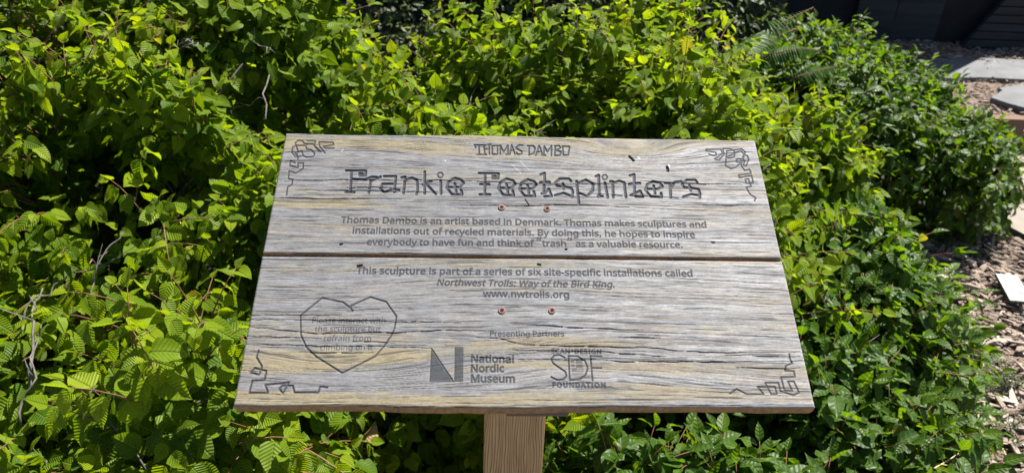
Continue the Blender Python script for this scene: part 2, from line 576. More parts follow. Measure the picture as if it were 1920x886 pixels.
st = thing('timber_block', 'dark slatted plank block with slanting left edge behind the flagstones', 'timber structure', (4.4, 6.0, 0.1), 'timber structures behind the planting')
mb = MB(); plank_face(mb, 3.24, 6.4, 3.62, 6.3, 5.72, 0.12, 0.78, 11, 0.008); mb.build('plank_cladding', M['dark_plank'], st)
mb = MB()
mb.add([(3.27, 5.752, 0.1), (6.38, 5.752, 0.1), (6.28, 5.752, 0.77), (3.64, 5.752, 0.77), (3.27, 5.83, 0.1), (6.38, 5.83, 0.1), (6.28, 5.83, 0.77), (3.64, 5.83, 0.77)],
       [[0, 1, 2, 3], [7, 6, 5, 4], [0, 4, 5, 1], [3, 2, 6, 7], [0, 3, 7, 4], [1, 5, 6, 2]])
mb.build('core', M['shade_gap'], st)

st = thing('timber_wall', 'tall dark wall of rough wide planks shaded behind the shrubs', 'timber structure', (0.0, 6.3, 0.1), 'timber structures behind the planting')
mb = MB()  # core carried up and right out of view to shade bed and back shrubs
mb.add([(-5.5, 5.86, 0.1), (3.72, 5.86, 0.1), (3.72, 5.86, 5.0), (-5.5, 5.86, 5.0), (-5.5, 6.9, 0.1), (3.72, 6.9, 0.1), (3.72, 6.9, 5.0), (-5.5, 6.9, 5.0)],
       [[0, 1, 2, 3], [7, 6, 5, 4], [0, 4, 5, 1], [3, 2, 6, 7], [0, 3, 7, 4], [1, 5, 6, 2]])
mb.build('core', M['shade_gap'], st)
mb = MB()
x = -5.5
while x < 2.9:     # leaning wide boards, some missing so that the near-black core shows as shade
    wd = random.uniform(0.16, 0.34)
    ln = random.uniform(-0.18, 0.3)
    if random.random() < 0.78:
        yy = 5.80 + random.uniform(-0.02, 0.02)
        mb.add([(x, yy, 0.12), (x + wd, yy, 0.12), (x + wd + ln, yy, 4.9), (x + ln, yy, 4.96), (x, yy + .03, 0.12), (x + wd, yy + .03, 0.12), (x + wd + ln, yy + .03, 4.9), (x + ln, yy + .03, 4.96)],
               [[0, 1, 2, 3], [7, 6, 5, 4], [0, 4, 5, 1], [3, 2, 6, 7], [0, 3, 7, 4], [1, 5, 6, 2]])
    x += wd + random.uniform(0.01, 0.12)
mb.build('wide_plank', M['dark_plank'], st)
# ================================================================== THE SIGN
SC = np.array([0.0156917, 0.76925536, 1.16730952])
SX = unit([0.9992432, 0.03857538, 0.00499651])
SZ = unit([0.01402234, -0.47705239, 0.87876299])
SY = np.cross(SZ, SX)
BW, BH, GAP, TH = 0.6, 0.17742, 0.004, 0.019


def s2w(u, v, h=0.0):
    u, v, h = np.broadcast_arrays(u, v, h)
    return SC + u[..., None] * SX + v[..., None] * SY + h[..., None] * SZ


def p2s(x, y):
    """photo pixel -> (u, v) on the face of the sign"""
    x = np.asarray(x, float); y = np.asarray(y, float)
    d = CX * ((x - 960) / FPX)[..., None] - CY * ((y - 443) / FPX)[..., None] - CZ
    k = ((SC - CAM) @ SZ) / (d @ SZ)
    P = CAM + d * k[..., None] - SC
    return P @ SX, P @ SY


RES = 0.0005
GU = np.arange(-BW / 2 - 0.002, BW / 2 + 0.0021, RES)
VTOP = BH + GAP / 2
GV = np.arange(-VTOP - 0.004, VTOP + 0.0041, RES)
ENG = np.zeros((len(GV), len(GU)), np.float32)        # engraved coverage
DEP = np.zeros_like(ENG)                              # depth in metres
HOLE = np.zeros_like(ENG)                             # black knots, cracks
WHITE = np.zeros_like(ENG)                            # bird lime, scratches


def window(u0, u1, v0, v1):
    i0, i1 = np.searchsorted(GU, [u0, u1]); j0, j1 = np.searchsorted(GV, [v0, v1])
    return max(i0 - 3, 0), min(i1 + 3, len(GU)), max(j0 - 3, 0), min(j1 + 3, len(GV))


def put(arr, i0, j0, cov):
    s = arr[j0:j0 + cov.shape[0], i0:i0 + cov.shape[1]]
    np.maximum(s, cov, out=s)


def stroke_uv(U, V, width, depth, amount=1.0, target=None, taper=False):
    for k in range(len(U) - 1):
        a = np.array([U[k], V[k]]); b = np.array([U[k + 1], V[k + 1]])
        i0, i1, j0, j1 = window(min(a[0], b[0]) - width, max(a[0], b[0]) + width, min(a[1], b[1]) - width, max(a[1], b[1]) + width)
        if i1 <= i0 or j1 <= j0: continue
        X, Y = np.meshgrid(GU[i0:i1], GV[j0:j1])
        ab = b - a
        t = np.clip(((X - a[0]) * ab[0] + (Y - a[1]) * ab[1]) / max(ab @ ab, 1e-12), 0, 1)
        d = np.hypot(X - a[0] - t * ab[0], Y - a[1] - t * ab[1])
        cov = np.clip((width / 2 - d) / RES + 0.5, 0, 1) * amount
        if target is None:
            put(ENG, i0, j0, cov); put(DEP, i0, j0, cov * depth)
        else:
            put(target, i0, j0, cov)


def stroke(px, width, depth, org=(0, 0), sc_=1.0, amount=1.0, target=None):
    P = np.array(px, float) * sc_ + np.array(org)
    U, V = p2s(P[:, 0], P[:, 1])
    stroke_uv(U, V, width, depth, amount, target)


def inside(X, Y, polys):
    c = np.zeros(X.shape, bool)
    for P in polys:
        x0, y0 = P[:, 0], P[:, 1]
        x1, y1 = np.roll(x0, -1), np.roll(y0, -1)
        for k in range(len(P)):
            if y0[k] == y1[k]: continue
            m = ((y0[k] <= Y) & (Y < y1[k])) | ((y1[k] <= Y) & (Y < y0[k]))
            xi = x0[k] + (Y - y0[k]) / (y1[k] - y0[k]) * (x1[k] - x0[k])
            c ^= m & (X < xi)
    return c


def fill(polys, depth, amount=1.0, target=None, SS=4):
    A = np.concatenate(polys)
    i0, i1, j0, j1 = window(A[:, 0].min(), A[:, 0].max(), A[:, 1].min(), A[:, 1].max())
    if i1 <= i0 or j1 <= j0: return
    off = (np.arange(SS) + 0.5) / SS - 0.5
    x = (GU[i0:i1][:, None] + off[None] * RES).ravel()
    y = (GV[j0:j1][:, None] + off[None] * RES).ravel()
    X, Y = np.meshgrid(x, y)
    c = inside(X, Y, polys).reshape(j1 - j0, SS, i1 - i0, SS).mean((1, 3)) * amount
    if target is None:
        put(ENG, i0, j0, c); put(DEP, i0, j0, c * depth)
    else:
        put(target, i0, j0, c)


GLYPH = json.loads(r'''{" ":[175,[]],",":[180,[[28,-87,37,-47,47,-3,55,40,61,78,124,78,129,71,118,33,104,-8,87,-49,71,-87]]],"-":[217,[[27,154,27,206,189,206,189,154]]],".":[180,[[89,-9,74,-7,60,1,51,15,48,36,51,57,60,71,74,79,89,81,106,79,119,71,129,57,132,36,129,15,119,1,106,-7]]],":":[180,[[89,278,74,281,60,289,51,303,48,324,51,345,60,359,74,367,89,369,106,367,119,359,129,345,132,324,129,303,119,289,106,281],[89,-9,74,-7,60,1,51,15,48,36,51,57,60,71,74,79,89,81,106,79,119,71,129,57,132,36,129,15,119,1,106,-7]]],"A":[430,[[0,0,187,482,242,482,428,0,366,0,308,148,118,148,61,0],[138,202,290,202,236,347,234,355,230,367,225,381,221,396,217,409,214,419,209,399,203,378,197,361,193,347]]],"B":[437,[[65,0,65,480,202,480,281,473,338,453,373,417,384,361,378,322,361,290,332,268,293,255,293,251,322,244,348,234,369,218,386,197,397,170,400,136,389,79,356,36,303,9,234,0],[126,275,214,275,266,280,299,295,316,320,322,354,315,388,294,411,258,424,205,428,126,428],[126,51,222,51,276,57,311,76,330,105,336,141,329,175,310,202,274,219,218,225,126,225]]],"C":[425,[[261,-7,194,1,139,24,96,60,65,109,47,170,41,240,48,309,67,368,100,418,146,455,203,478,271,486,342,479,404,458,379,407,356,417,330,425,302,431,271,433,202,420,149,381,116,320,105,240,115,160,146,98,198,59,270,46,301,48,330,52,358,58,385,65,385,13,358,4,329,-2,298,-6]]],"D":[491,[[65,0,65,480,213,480,281,473,338,453,385,419,420,374,442,315,449,244,433,138,383,61,304,15,199,0],[126,52,191,52,337,99,385,242,374,326,338,383,281,417,204,428,126,428]]],"E":[374,[[65,0,65,480,333,480,333,426,126,426,126,277,321,277,321,224,126,224,126,53,333,53,333,0]]],"F":[349,[[65,0,65,480,333,480,333,426,126,426,126,257,320,257,320,203,126,203,126,0]]],"G":[489,[[271,-7,202,1,145,23,100,59,67,108,48,169,41,240,48,310,71,370,107,419,155,456,217,479,289,486,329,484,366,479,400,470,433,458,410,406,383,416,352,425,320,431,286,433,210,420,152,381,116,320,104,240,109,186,123,139,146,100,181,70,226,52,285,46,314,47,338,49,360,53,379,57,379,199,273,199,273,253,439,253,439,18,400,7,361,-1,318,-5]]],"I":[228,[[27,0,27,35,83,48,83,431,27,445,27,480,200,480,200,445,144,431,144,48,200,35,200,0]]],"K":[416,[[65,0,65,480,126,480,126,243,146,266,167,289,187,312,208,334,338,480,408,480,218,271,416,0,345,0,175,229,126,186,126,0]]],"M":[610,[[65,0,65,480,154,480,302,87,305,87,455,480,544,480,544,0,484,0,484,295,485,330,486,364,487,395,489,420,486,420,326,0,277,0,119,420,116,420,118,396,120,364,121,328,121,291,121,0]]],"N":[511,[[65,0,65,480,135,480,391,83,394,83,393,96,392,115,391,137,390,162,389,186,389,209,389,480,445,480,445,0,375,0,118,398,116,398,117,372,119,340,120,304,121,268,121,0]]],"O":[525,[[263,-7,194,1,139,24,96,61,65,111,47,171,41,241,47,310,65,370,96,419,139,456,195,479,263,487,329,479,384,456,427,420,458,370,477,310,484,240,477,171,458,110,427,61,384,24,329,1],[263,46,333,59,382,98,410,159,420,240,410,321,382,382,334,421,263,434,193,421,143,382,114,321,105,240,114,159,143,98,192,59]]],"P":[407,[[65,0,65,480,192,480,273,470,329,443,361,398,372,338,368,300,354,264,330,233,294,208,245,192,181,187,126,187,126,0],[126,238,174,238,234,244,276,261,301,290,310,336,302,376,280,405,242,422,187,428,126,428]]],"S":[369,[[166,-7,127,-5,91,-1,60,7,34,16,34,74,61,64,94,54,131,48,169,46,216,51,249,66,270,91,277,123,274,145,267,163,253,178,232,192,203,207,164,222,110,246,72,276,48,314,40,364,45,400,60,429,83,454,114,471,151,483,193,486,231,484,266,479,297,470,326,459,307,408,281,418,253,426,223,431,192,433,153,428,124,414,107,392,101,363,104,341,111,323,125,308,144,294,171,281,206,267,245,251,278,233,303,214,322,191,333,163,337,128,326,72,291,29,236,2]]],"T":[374,[[156,0,156,426,7,426,7,480,366,480,366,426,217,426,217,0]]],"U":[491,[[243,-7,164,5,107,42,72,98,60,171,60,480,121,480,121,169,129,117,152,78,191,54,246,46,303,54,341,80,363,120,370,169,370,480,430,480,430,169,425,122,410,80,384,44,348,16,301,-1]]],"W":[625,[[135,0,8,480,71,480,146,187,153,156,160,127,165,99,169,73,173,100,179,130,186,160,194,190,279,480,341,480,429,188,438,157,445,127,451,98,455,73,459,98,465,127,471,156,479,187,553,480,616,480,488,0,427,0,334,314,323,353,318,372,314,388,310,409,308,395,303,372,295,343,287,312,196,0]]],"a":[377,[[144,-7,100,0,63,19,39,52,31,100,41,148,73,183,127,206,203,215,265,217,265,238,260,277,245,301,222,314,190,318,163,316,136,310,112,301,89,291,71,335,96,347,126,357,159,364,193,366,251,359,291,337,314,300,322,245,322,0,279,0,268,51,265,51,241,25,216,7,185,-3],[158,41,200,47,234,66,256,98,264,144,264,176,211,174,154,167,118,152,98,130,92,99,97,73,110,55,132,44]]],"b":[414,[[228,-7,189,-3,158,9,134,26,116,46,111,46,99,0,57,0,57,510,116,510,116,386,116,364,115,344,114,326,113,312,116,312,134,333,158,351,189,362,228,366,288,354,335,319,366,261,376,180,366,99,335,40,288,5],[219,42,261,51,291,78,309,121,315,181,291,283,218,317,169,309,138,284,122,242,116,182,116,179,122,121,138,78,169,51]]],"c":[323,[[201,-7,156,-2,117,13,83,38,58,73,42,120,37,178,42,238,59,286,85,322,119,347,160,362,206,367,233,365,259,361,282,355,300,347,282,298,265,304,244,310,224,314,204,315,125,281,98,179,105,121,124,79,156,53,201,44,229,46,253,50,274,57,294,65,294,13,275,4,254,-2,230,-5]]],"d":[414,[[185,-7,124,5,77,40,47,98,37,179,47,261,78,319,125,355,185,367,223,363,254,351,278,334,297,314,301,314,300,324,299,339,297,355,297,367,297,510,356,510,356,0,308,0,300,48,297,48,278,27,254,9,223,-3],[194,42,243,50,274,74,292,113,298,168,298,179,292,238,275,282,244,309,193,318,152,308,122,280,104,235,98,178,104,121,122,78,152,51]]],"e":[379,[[210,-7,162,-2,120,14,85,40,59,76,42,122,37,177,42,232,57,279,81,316,112,344,151,361,196,367,239,362,276,347,305,322,327,290,340,250,345,204,345,169,98,169,107,115,129,76,165,52,213,44,245,45,274,50,301,58,328,69,328,17,301,6,274,-1,245,-5],[99,216,283,216,277,257,262,290,234,311,195,318,158,312,129,291,109,259]]],"f":[232,[[73,0,73,314,10,314,10,342,73,362,73,383,81,443,104,483,141,506,190,514,211,513,229,510,246,506,260,502,244,455,233,459,220,462,205,465,191,465,165,460,147,446,136,420,132,383,132,360,223,360,223,314,132,314,132,0]]],"g":[414,[[195,-161,123,-155,65,-138,65,-84,125,-105,198,-112,240,-105,271,-85,291,-53,298,-11,298,3,298,13,298,27,299,39,300,48,297,48,251,7,185,-7,123,6,76,42,47,101,37,179,47,256,76,316,123,354,185,367,219,363,249,353,275,336,298,312,301,312,309,360,356,360,356,-6,346,-74,317,-122,267,-151],[194,42,241,49,273,71,292,109,298,165,298,179,292,243,273,285,240,309,193,317,153,308,123,281,104,237,98,179,104,120,123,77,153,50]]],"h":[416,[[57,0,57,510,116,510,116,361,115,335,113,310,117,310,137,334,164,352,195,362,229,366,287,358,328,335,352,294,361,234,361,0,302,0,302,230,282,295,222,317,171,309,139,283,122,242,116,186,116,0]]],"i":[174,[[87,420,74,422,62,429,55,441,52,457,55,474,62,486,74,493,87,495,100,493,111,486,119,474,122,457,119,441,111,429,100,422],[57,0,57,360,116,360,116,0]]],"k":[359,[[57,0,57,510,116,510,116,244,115,231,115,216,114,199,113,185,116,185,121,192,128,201,144,221,152,231,158,238,273,360,343,360,197,206,353,0,281,0,156,168,116,132,116,0]]],"l":[174,[[57,0,57,510,116,510,116,0]]],"m":[628,[[57,0,57,360,105,360,113,311,117,311,137,336,162,353,192,363,223,367,293,352,333,306,336,306,358,333,386,352,418,363,452,367,505,359,543,335,566,295,574,234,574,0,515,0,515,232,497,296,442,317,397,309,367,287,350,250,345,199,345,0,286,0,286,232,268,296,212,317,166,309,137,283,121,242,116,187,116,0]]],"n":[416,[[57,0,57,360,105,360,113,311,117,311,138,336,165,353,197,363,230,367,287,359,328,335,352,295,361,234,361,0,302,0,302,230,282,295,222,317,171,309,139,283,122,242,116,187,116,0]]],"o":[407,[[202,-7,157,-1,117,15,84,42,58,79,42,125,37,181,48,260,82,318,135,355,204,367,250,361,290,345,324,318,349,282,365,236,370,181,359,101,325,42,271,6],[203,42,251,52,283,80,303,123,309,181,303,238,283,281,251,308,203,317,155,308,123,281,104,238,98,181,104,123,123,80,156,52]]],"p":[414,[[57,-161,57,360,105,360,113,311,116,311,135,333,158,351,189,363,228,367,288,355,335,320,366,262,376,181,366,100,335,41,288,5,228,-7,190,-3,159,9,135,26,116,46,112,46,113,33,115,17,116,1,116,-13,116,-161],[219,42,249,47,273,60,291,82,305,110,312,143,315,181,309,237,291,280,261,308,218,317,171,309,140,286,123,247,116,192,116,181,122,122,138,78,169,51]]],"r":[278,[[57,0,57,360,105,360,112,294,115,294,135,322,160,345,190,361,225,367,235,366,247,366,258,364,267,363,260,308,251,310,241,312,231,313,221,313,194,309,169,298,147,280,131,256,120,226,116,192,116,0]]],"s":[322,[[148,-7,113,-5,83,-1,57,7,35,16,35,70,59,60,87,50,118,43,149,41,188,45,214,55,229,72,234,94,233,107,227,118,217,129,200,140,177,151,146,164,113,177,86,191,64,206,48,223,38,244,34,271,44,312,72,342,115,360,169,367,201,365,231,360,258,353,284,343,264,296,241,304,216,312,191,317,165,318,133,315,110,307,95,293,91,275,93,261,99,249,111,239,129,229,152,219,183,206,215,193,242,180,263,165,279,147,288,126,291,99,282,53,253,20,207,0]]],"t":[243,[[167,-7,140,-4,115,3,94,16,77,37,65,66,62,105,62,314,11,314,11,343,62,366,86,443,121,443,121,360,225,360,225,314,121,314,121,106,125,77,137,57,155,46,177,42,191,42,205,44,218,46,228,49,228,4,216,0,201,-4,184,-6]]],"u":[416,[[184,-7,127,1,86,25,61,65,53,124,53,360,113,360,113,128,133,64,193,42,243,51,276,76,293,117,299,173,299,360,358,360,358,0,310,0,301,48,298,48,277,23,250,6,218,-3]]],"v":[342,[[136,0,0,360,63,360,140,148,145,132,151,115,157,97,162,80,166,65,169,52,171,52,175,65,179,81,184,98,190,116,196,133,201,148,278,360,341,360,204,0]]],"w":[528,[[106,1,7,361,69,361,118,169,125,140,132,110,138,83,142,61,144,61,147,74,151,89,155,107,159,125,164,142,169,158,232,361,297,361,359,158,366,134,373,108,379,83,383,62,385,62,389,82,395,108,402,138,410,169,460,361,520,361,420,1,351,1,289,203,281,231,274,258,269,281,265,299,262,299,258,281,253,258,246,231,238,203,173,1]]],"x":[356,[[12,0,142,184,18,360,85,360,178,224,270,360,336,360,212,184,343,0,276,0,178,144,79,0]]],"y":[343,[[56,-161,41,-161,28,-160,17,-158,7,-156,7,-109,16,-110,25,-111,36,-112,47,-113,75,-108,97,-95,114,-75,127,-49,146,-1,1,360,64,360,142,155,151,129,160,104,167,80,172,57,175,57,180,76,187,101,196,128,206,156,279,360,343,360,187,-50,166,-96,139,-131,103,-154]]],"·":[403,[[64,0,64,480,339,480,339,0],[98,34,306,34,306,445,98,445]]],"“":[403,[[64,0,64,480,339,480,339,0],[98,34,306,34,306,445,98,445]]],"”":[403,[[64,0,64,480,339,480,339,0],[98,34,306,34,306,445,98,445]]]}''')


GLYPH['\u201c'] = [400, [[45, 470, 110, 714, 180, 714, 135, 470], [215, 470, 280, 714, 350, 714, 305, 470]]]
GLYPH['\u00b7'] = [300, [[100, 300, 200, 300, 200, 400, 100, 400]]]
GLYPH['\u201d'] = [400, [[60, 470, 110, 714, 195, 714, 120, 470], [230, 470, 280, 714, 365, 714, 290, 470]]]


def engrave(text, xl, yl, xr, yr, depth=0.0006, shear=0.0, bold=0.0, spacing=0.0, amount=1.0):
    """text whose baseline runs between two photo points"""
    (ua, ub), (va, vb) = p2s([xl, xr], [yl, yr])
    adv, items = 0, []
    for ch in text:
        a, sp = GLYPH[ch]
        items.append((adv, sp)); adv += a + spacing
    adv -= spacing
    s = (ub - ua) / adv
    for x, sp in items:
        polys = []
        for q in sp:
            P = np.array(q, float).reshape(-1, 2)
            yv = P[:, 1]
            U = ua + (x + P[:, 0] + shear * yv) * s
            V = va + (vb - va) * ((x + P[:, 0]) / adv) + yv * s
            polys.append(np.stack([U, V], 1))
        if polys:
            fill(polys, depth, amount)
            if bold:
                for P in polys: stroke_uv(np.append(P[:, 0], P[0, 0]), np.append(P[:, 1], P[0, 1]), bold, depth, amount)


engrave('Thomas Dambo is an artist based in Denmark. Thomas makes sculptures and', 638, 417.5, 1326, 426.5, bold=0.00065)
engrave('installations out of recycled materials. By doing this, he hopes to inspire', 659, 437.5, 1304, 445.5, bold=0.00065)
engrave('everybody to have fun and think of \u201ctrash\u201d as a valuable resource.', 686, 459, 1281, 464.5, bold=0.00065)
engrave('This sculpture is part of a series of six site-specific installations called', 667, 513, 1300, 518.5, bold=0.00065)
engrave('Northwest Trolls: Way of the Bird King.', 817, 535, 1153, 539, shear=0.2, bold=0.00065)
engrave('www.nwtrolls.org', 905, 556.5, 1068, 558.5, bold=0.00065)
engrave('Presenting Partners', 917, 630, 1058, 630.5, bold=0.0004)
engrave('Please interact with', 583, 605, 723, 605.5, 0.0005, amount=0.75, bold=0.0003)
engrave('the sculpture but', 589, 621.5, 713, 621.5, 0.0005, amount=0.75, bold=0.0003)
engrave('refrain from', 605, 639, 696, 639, 0.0005, amount=0.75, bold=0.0003)
engrave('climbing on it', 598, 656, 698, 656, 0.0005, amount=0.75, bold=0.0003)
engrave('National', 881, 678.5, 964, 680, bold=0.001)
engrave('Nordic', 881, 697, 945, 697, bold=0.001)
engrave('Museum', 881, 716, 966, 716.5, bold=0.001)
engrave('SCAN\u00b7DESIGN', 1033, 662, 1128, 663, spacing=60, bold=0.0006)
engrave('FOUNDATION', 1035, 725.5, 1136, 726, bold=0.0011, spacing=90)

# museum mark: a solid triangle and bar
ZN = ((790, 620), 0.1875)


def pxpoly(pts, org=(0, 0), s=1.0):
    P = np.array(pts, float) * s + np.array(org)
    U, V = p2s(P[:, 0], P[:, 1])
    return np.stack([U, V], 1)


fill([pxpoly([(100, 172), (325, 510), (83, 507)], *ZN)], 0.0004, 0.8)
fill([pxpoly([(335, 163), (414, 165), (411, 508), (331, 508)], *ZN)], 0.0004, 0.8)
stroke([(103, 178), (322, 508)], 0.0009, 0.001, *ZN)
for q in ([(100, 175), (83, 507)], [(335, 165), (414, 165), (411, 508)], [(335, 165), (331, 508)]):
    stroke(q, 0.0006, 0.0008, *ZN)
# foundation mark
for q in ([(1430, 264), (1385, 242), (1330, 245), (1298, 278), (1315, 322), (1380, 368), (1440, 408), (1450, 450), (1420, 483), (1360, 490), (1298, 460)],
          [(1470, 247), (1482, 490)], [(1470, 250), (1560, 253), (1635, 300), (1663, 370), (1640, 440), (1580, 485), (1482, 490)],
          [(1690, 248), (1710, 495)], [(1690, 250), (1800, 254)], [(1705, 368), (1800, 370)]):
    stroke(q, 0.0017, 0.0009, *ZN)
for x0, y0, x1, y1 in ((1495, 290, 1530, 320), (1540, 290, 1612, 326), (1500, 332, 1533, 360), (1545, 334, 1612, 370), (1500, 370, 1556, 408)):
    fill([pxpoly([(x0, y0), (x1, y0), (x1, y1), (x0, y1)], *ZN)], 0.0003, 0.65)
for y in (382, 395, 408):
    stroke([(1562, y), (1616, y)], 0.0006, 0.0003, *ZN, amount=0.8)
for y in (421, 433):
    stroke([(1505, y), (1616, y)], 0.0006, 0.0003, *ZN, amount=0.8)

# heart
ZH = ((560, 540), 0.2033)
stroke([(495, 210), (475, 180), (405, 128), (215, 88), (15, 250), (18, 430), (70, 545), (160, 630), (400, 780), (700, 630), (780, 540), (850, 440), (882, 370), (900, 260), (805, 125), (660, 82), (480, 160), (475, 185)], 0.0017, 0.0009, *ZH)
stroke([(450, 215), (500, 212)], 0.0012, 0.0005, *ZH, amount=0.7)

# corner ornaments: angular meandering line work
ZB = ((455, 640), 0.1242)
for q in ([(235, 135), (205, 235), (285, 370), (275, 410), (245, 495), (115, 465), (178, 397), (355, 440), (325, 575), (140, 590), (97, 768), (378, 768), (335, 652), (690, 615), (605, 778), (548, 710), (590, 662), (752, 662), (778, 765), (1140, 765), (1165, 676), (1275, 690)],):
    stroke(q, 0.0020, 0.0009, *ZB)
ZR = ((1360, 650), 0.1411)
stroke([(850, 90), (855, 150), (890, 215), (805, 250), (790, 315), (910, 320), (925, 395), (740, 400), (785, 575), (890, 582), (830, 457), (910, 457), (980, 605), (905, 640), (730, 585), (705, 475), (530, 477), (610, 628), (685, 623), (660, 527), (430, 530), (510, 628), (280, 625), (150, 557), (60, 617)], 0.0017, 0.0008, *ZR)
ZL = ((520, 250), 0.1467)
for q in ([(720, 190), (610, 190), (585, 167), (717, 145), (708, 115), (530, 110), (535, 165), (605, 250)],
          [(380, 95), (487, 100), (462, 150), (555, 235), (520, 228), (450, 133), (385, 133)],
          [(385, 133), (340, 130), (318, 95), (260, 90), (225, 125), (235, 155), (355, 157), (375, 205), (430, 210), (475, 260), (455, 300), (370, 303), (320, 285), (265, 300), (235, 250), (308, 222), (325, 280)],
          [(355, 157), (380, 133)], [(235, 155), (190, 180), (180, 240), (225, 300), (260, 305), (215, 250), (245, 240), (258, 225), (240, 165)], [(260, 305), (255, 335)],
          [(145, 480), (235, 507), (325, 450), (330, 382), (260, 380), (260, 440), (155, 412), (163, 347), (225, 378)],
          [(145, 490), (138, 580), (195, 590), (180, 655), (125, 690), (113, 790)]):
    stroke(q, 0.0018, 0.0008, *ZL)
ZT = ((1300, 250), 0.158)
for q in ([(180, 245), (245, 268), (272, 258), (265, 225), (150, 210), (150, 190), (325, 190), (345, 240), (250, 305), (305, 318), (365, 245), (350, 200), (355, 180), (445, 185), (460, 200), (475, 200), (570, 185), (615, 220), (575, 350), (510, 340), (510, 305), (560, 300), (575, 350)],
          [(395, 210), (380, 385), (445, 420), (490, 410), (555, 360), (600, 245), (560, 205), (485, 235), (425, 270), (395, 285), (425, 295), (485, 280), (485, 210), (460, 200), (395, 210)],
          [(600, 255), (640, 265), (655, 310), (625, 390), (590, 380), (610, 330), (590, 315), (565, 365), (575, 395), (610, 440), (665, 425), (685, 475), (535, 495), (545, 525), (690, 500), (710, 590), (665, 585), (655, 540), (615, 545), (625, 590), (670, 590), (685, 630), (625, 640), (675, 725), (740, 765), (725, 800)]):
    stroke(q, 0.0017, 0.0008, *ZT)

# carved title, in quirky jointed letters
TA, TB, TC = ((640, 300), 0.1146), ((850, 300), 0.1146), ((1040, 300), 0.151)
tw = 0.0033


def title(org, strokes, wd=tw):
    for q in strokes: stroke(q, wd, 0.0014, *org)


def ring_dot(org, c, r):
    stroke([(c[0] + r * math.cos(a), c[1] + r * math.sin(a)) for a in np.linspace(0, 2 * math.pi, 7)], 0.0019, 0.0008, *org)


title(TA, [[(75, 170), (395, 175), (388, 255), (295, 255), (293, 215), (345, 222)], [(160, 185), (143, 510)], [(65, 522), (205, 527)], [(160, 310), (400, 318)],
           [(475, 330), (445, 535)], [(400, 312), (490, 275), (570, 278)], [(480, 345), (560, 305), (640, 272)],
           [(695, 265), (888, 265), (862, 520)], [(850, 388), (670, 390), (632, 475), (700, 522), (850, 482), (940, 490)],
           [(1040, 275), (1012, 540)], [(985, 287), (1040, 275)], [(1035, 330), (1150, 292), (1235, 322), (1242, 490), (1225, 553)],
           [(1360, 190), (1358, 548)], [(1330, 402), (1390, 380), (1470, 342)], [(1380, 388), (1540, 555)], [(1622, 335), (1627, 552)]])
ring_dot(TA, (1615, 245), 46)
E_ = lambda dx, dy, sx=1.0: [[(770 * sx + dx, 455 + dy), (950 + dx, 455 + dy), (1010 + dx, 385 + dy), (970 + dx, 335 + dy), (870 + dx, 305 + dy), (765 + dx, 365 + dy), (732 + dx, 460 + dy), (812 + dx, 570 + dy), (985 + dx, 577 + dy), (968 + dx, 500 + dy)], [(865 + dx, 395 + dy), (888 + dx, 530 + dy)]]
title(TB, E_(-845, -12))
title(TB, [[(415, 215), (735, 218), (728, 297), (638, 297), (640, 255), (690, 262)], [(515, 225), (512, 548)], [(430, 562), (595, 562)], [(440, 395), (580, 395)]])
title(TB, E_(0, 0)); title(TB, E_(345, 12))
title(TB, [[(1425, 237), (1490, 212), (1490, 320), (1475, 532)], [(1445, 547), (1500, 542), (1560, 470), (1605, 590), (1490, 597)]])
title(TB, [[(1425, 368), (1565, 362)]], 0.0042)
title(TC, [[(200, 262), (175, 232), (60, 232), (5, 285), (30, 325), (130, 330), (205, 350), (225, 400), (210, 455)], [(100, 292), (108, 360)], [(215, 450), (110, 410), (5, 437)],
           [(270, 262), (298, 535)], [(290, 290), (385, 245), (478, 295), (470, 380), (400, 447), (308, 410)],
           [(510, 203), (545, 187), (552, 442)], [(535, 452), (592, 447)], [(622, 280), (657, 462)],
           [(690, 265), (718, 265), (727, 462)], [(720, 288), (800, 257), (862, 280), (872, 380), (885, 462)],
           [(935, 192), (985, 178), (990, 400)], [(945, 437), (1060, 382), (1095, 457), (1010, 457), (990, 422)],
           [(1150, 360), (1280, 360), (1337, 325), (1300, 280), (1222, 263), (1150, 300), (1125, 372), (1190, 450), (1325, 460), (1320, 410)], [(1228, 317), (1246, 415)],
           [(1370, 287), (1430, 292), (1440, 462)], [(1440, 347), (1490, 272), (1570, 264)],
           [(1770, 285), (1745, 247), (1640, 247), (1580, 300), (1602, 340), (1700, 347), (1785, 362), (1802, 410), (1802, 470)], [(1672, 312), (1690, 380)], [(1802, 442), (1700, 422), (1598, 457)]])
title(TC, [[(930, 300), (1052, 287)]], 0.0042)
ring_dot(TC, (620, 212), 33)
# artist's line in splayed capitals
TM = ((870, 255), 0.1146)
for q in ([(165, 145), (355, 150)], [(240, 150), (245, 300)], [(172, 150), (187, 192)], [(215, 302), (278, 302)],
          [(325, 175), (338, 300)], [(405, 140), (412, 300)], [(322, 217), (412, 210)], [(308, 303), (365, 305)], [(380, 140), (435, 140)],
          [(455, 160), (545, 157), (545, 300), (460, 300), (457, 160)], [(590, 300), (590, 155), (645, 262), (715, 150), (717, 300)], [(565, 155), (600, 155)], [(690, 300), (740, 302)],
          [(745, 300), (777, 148), (832, 300)], [(760, 237), (812, 237)], [(960, 152), (905, 147), (840, 190), (940, 250), (940, 295), (870, 300), (858, 270)],
          [(1035, 158), (1130, 160), (1160, 200), (1140, 280), (1060, 312), (1065, 160)], [(1170, 315), (1227, 157), (1285, 312)], [(1200, 257), (1267, 257)],
          [(1300, 312), (1312, 167), (1360, 262), (1430, 157), (1427, 322)], [(1270, 312), (1330, 314)], [(1480, 165), (1550, 157), (1580, 190), (1510, 235), (1590, 257), (1570, 312), (1480, 320), (1492, 165)],
          [(1607, 170), (1725, 170), (1702, 312), (1620, 312), (1614, 180)]):
    stroke(q, 0.0020, 0.0010, *TM)

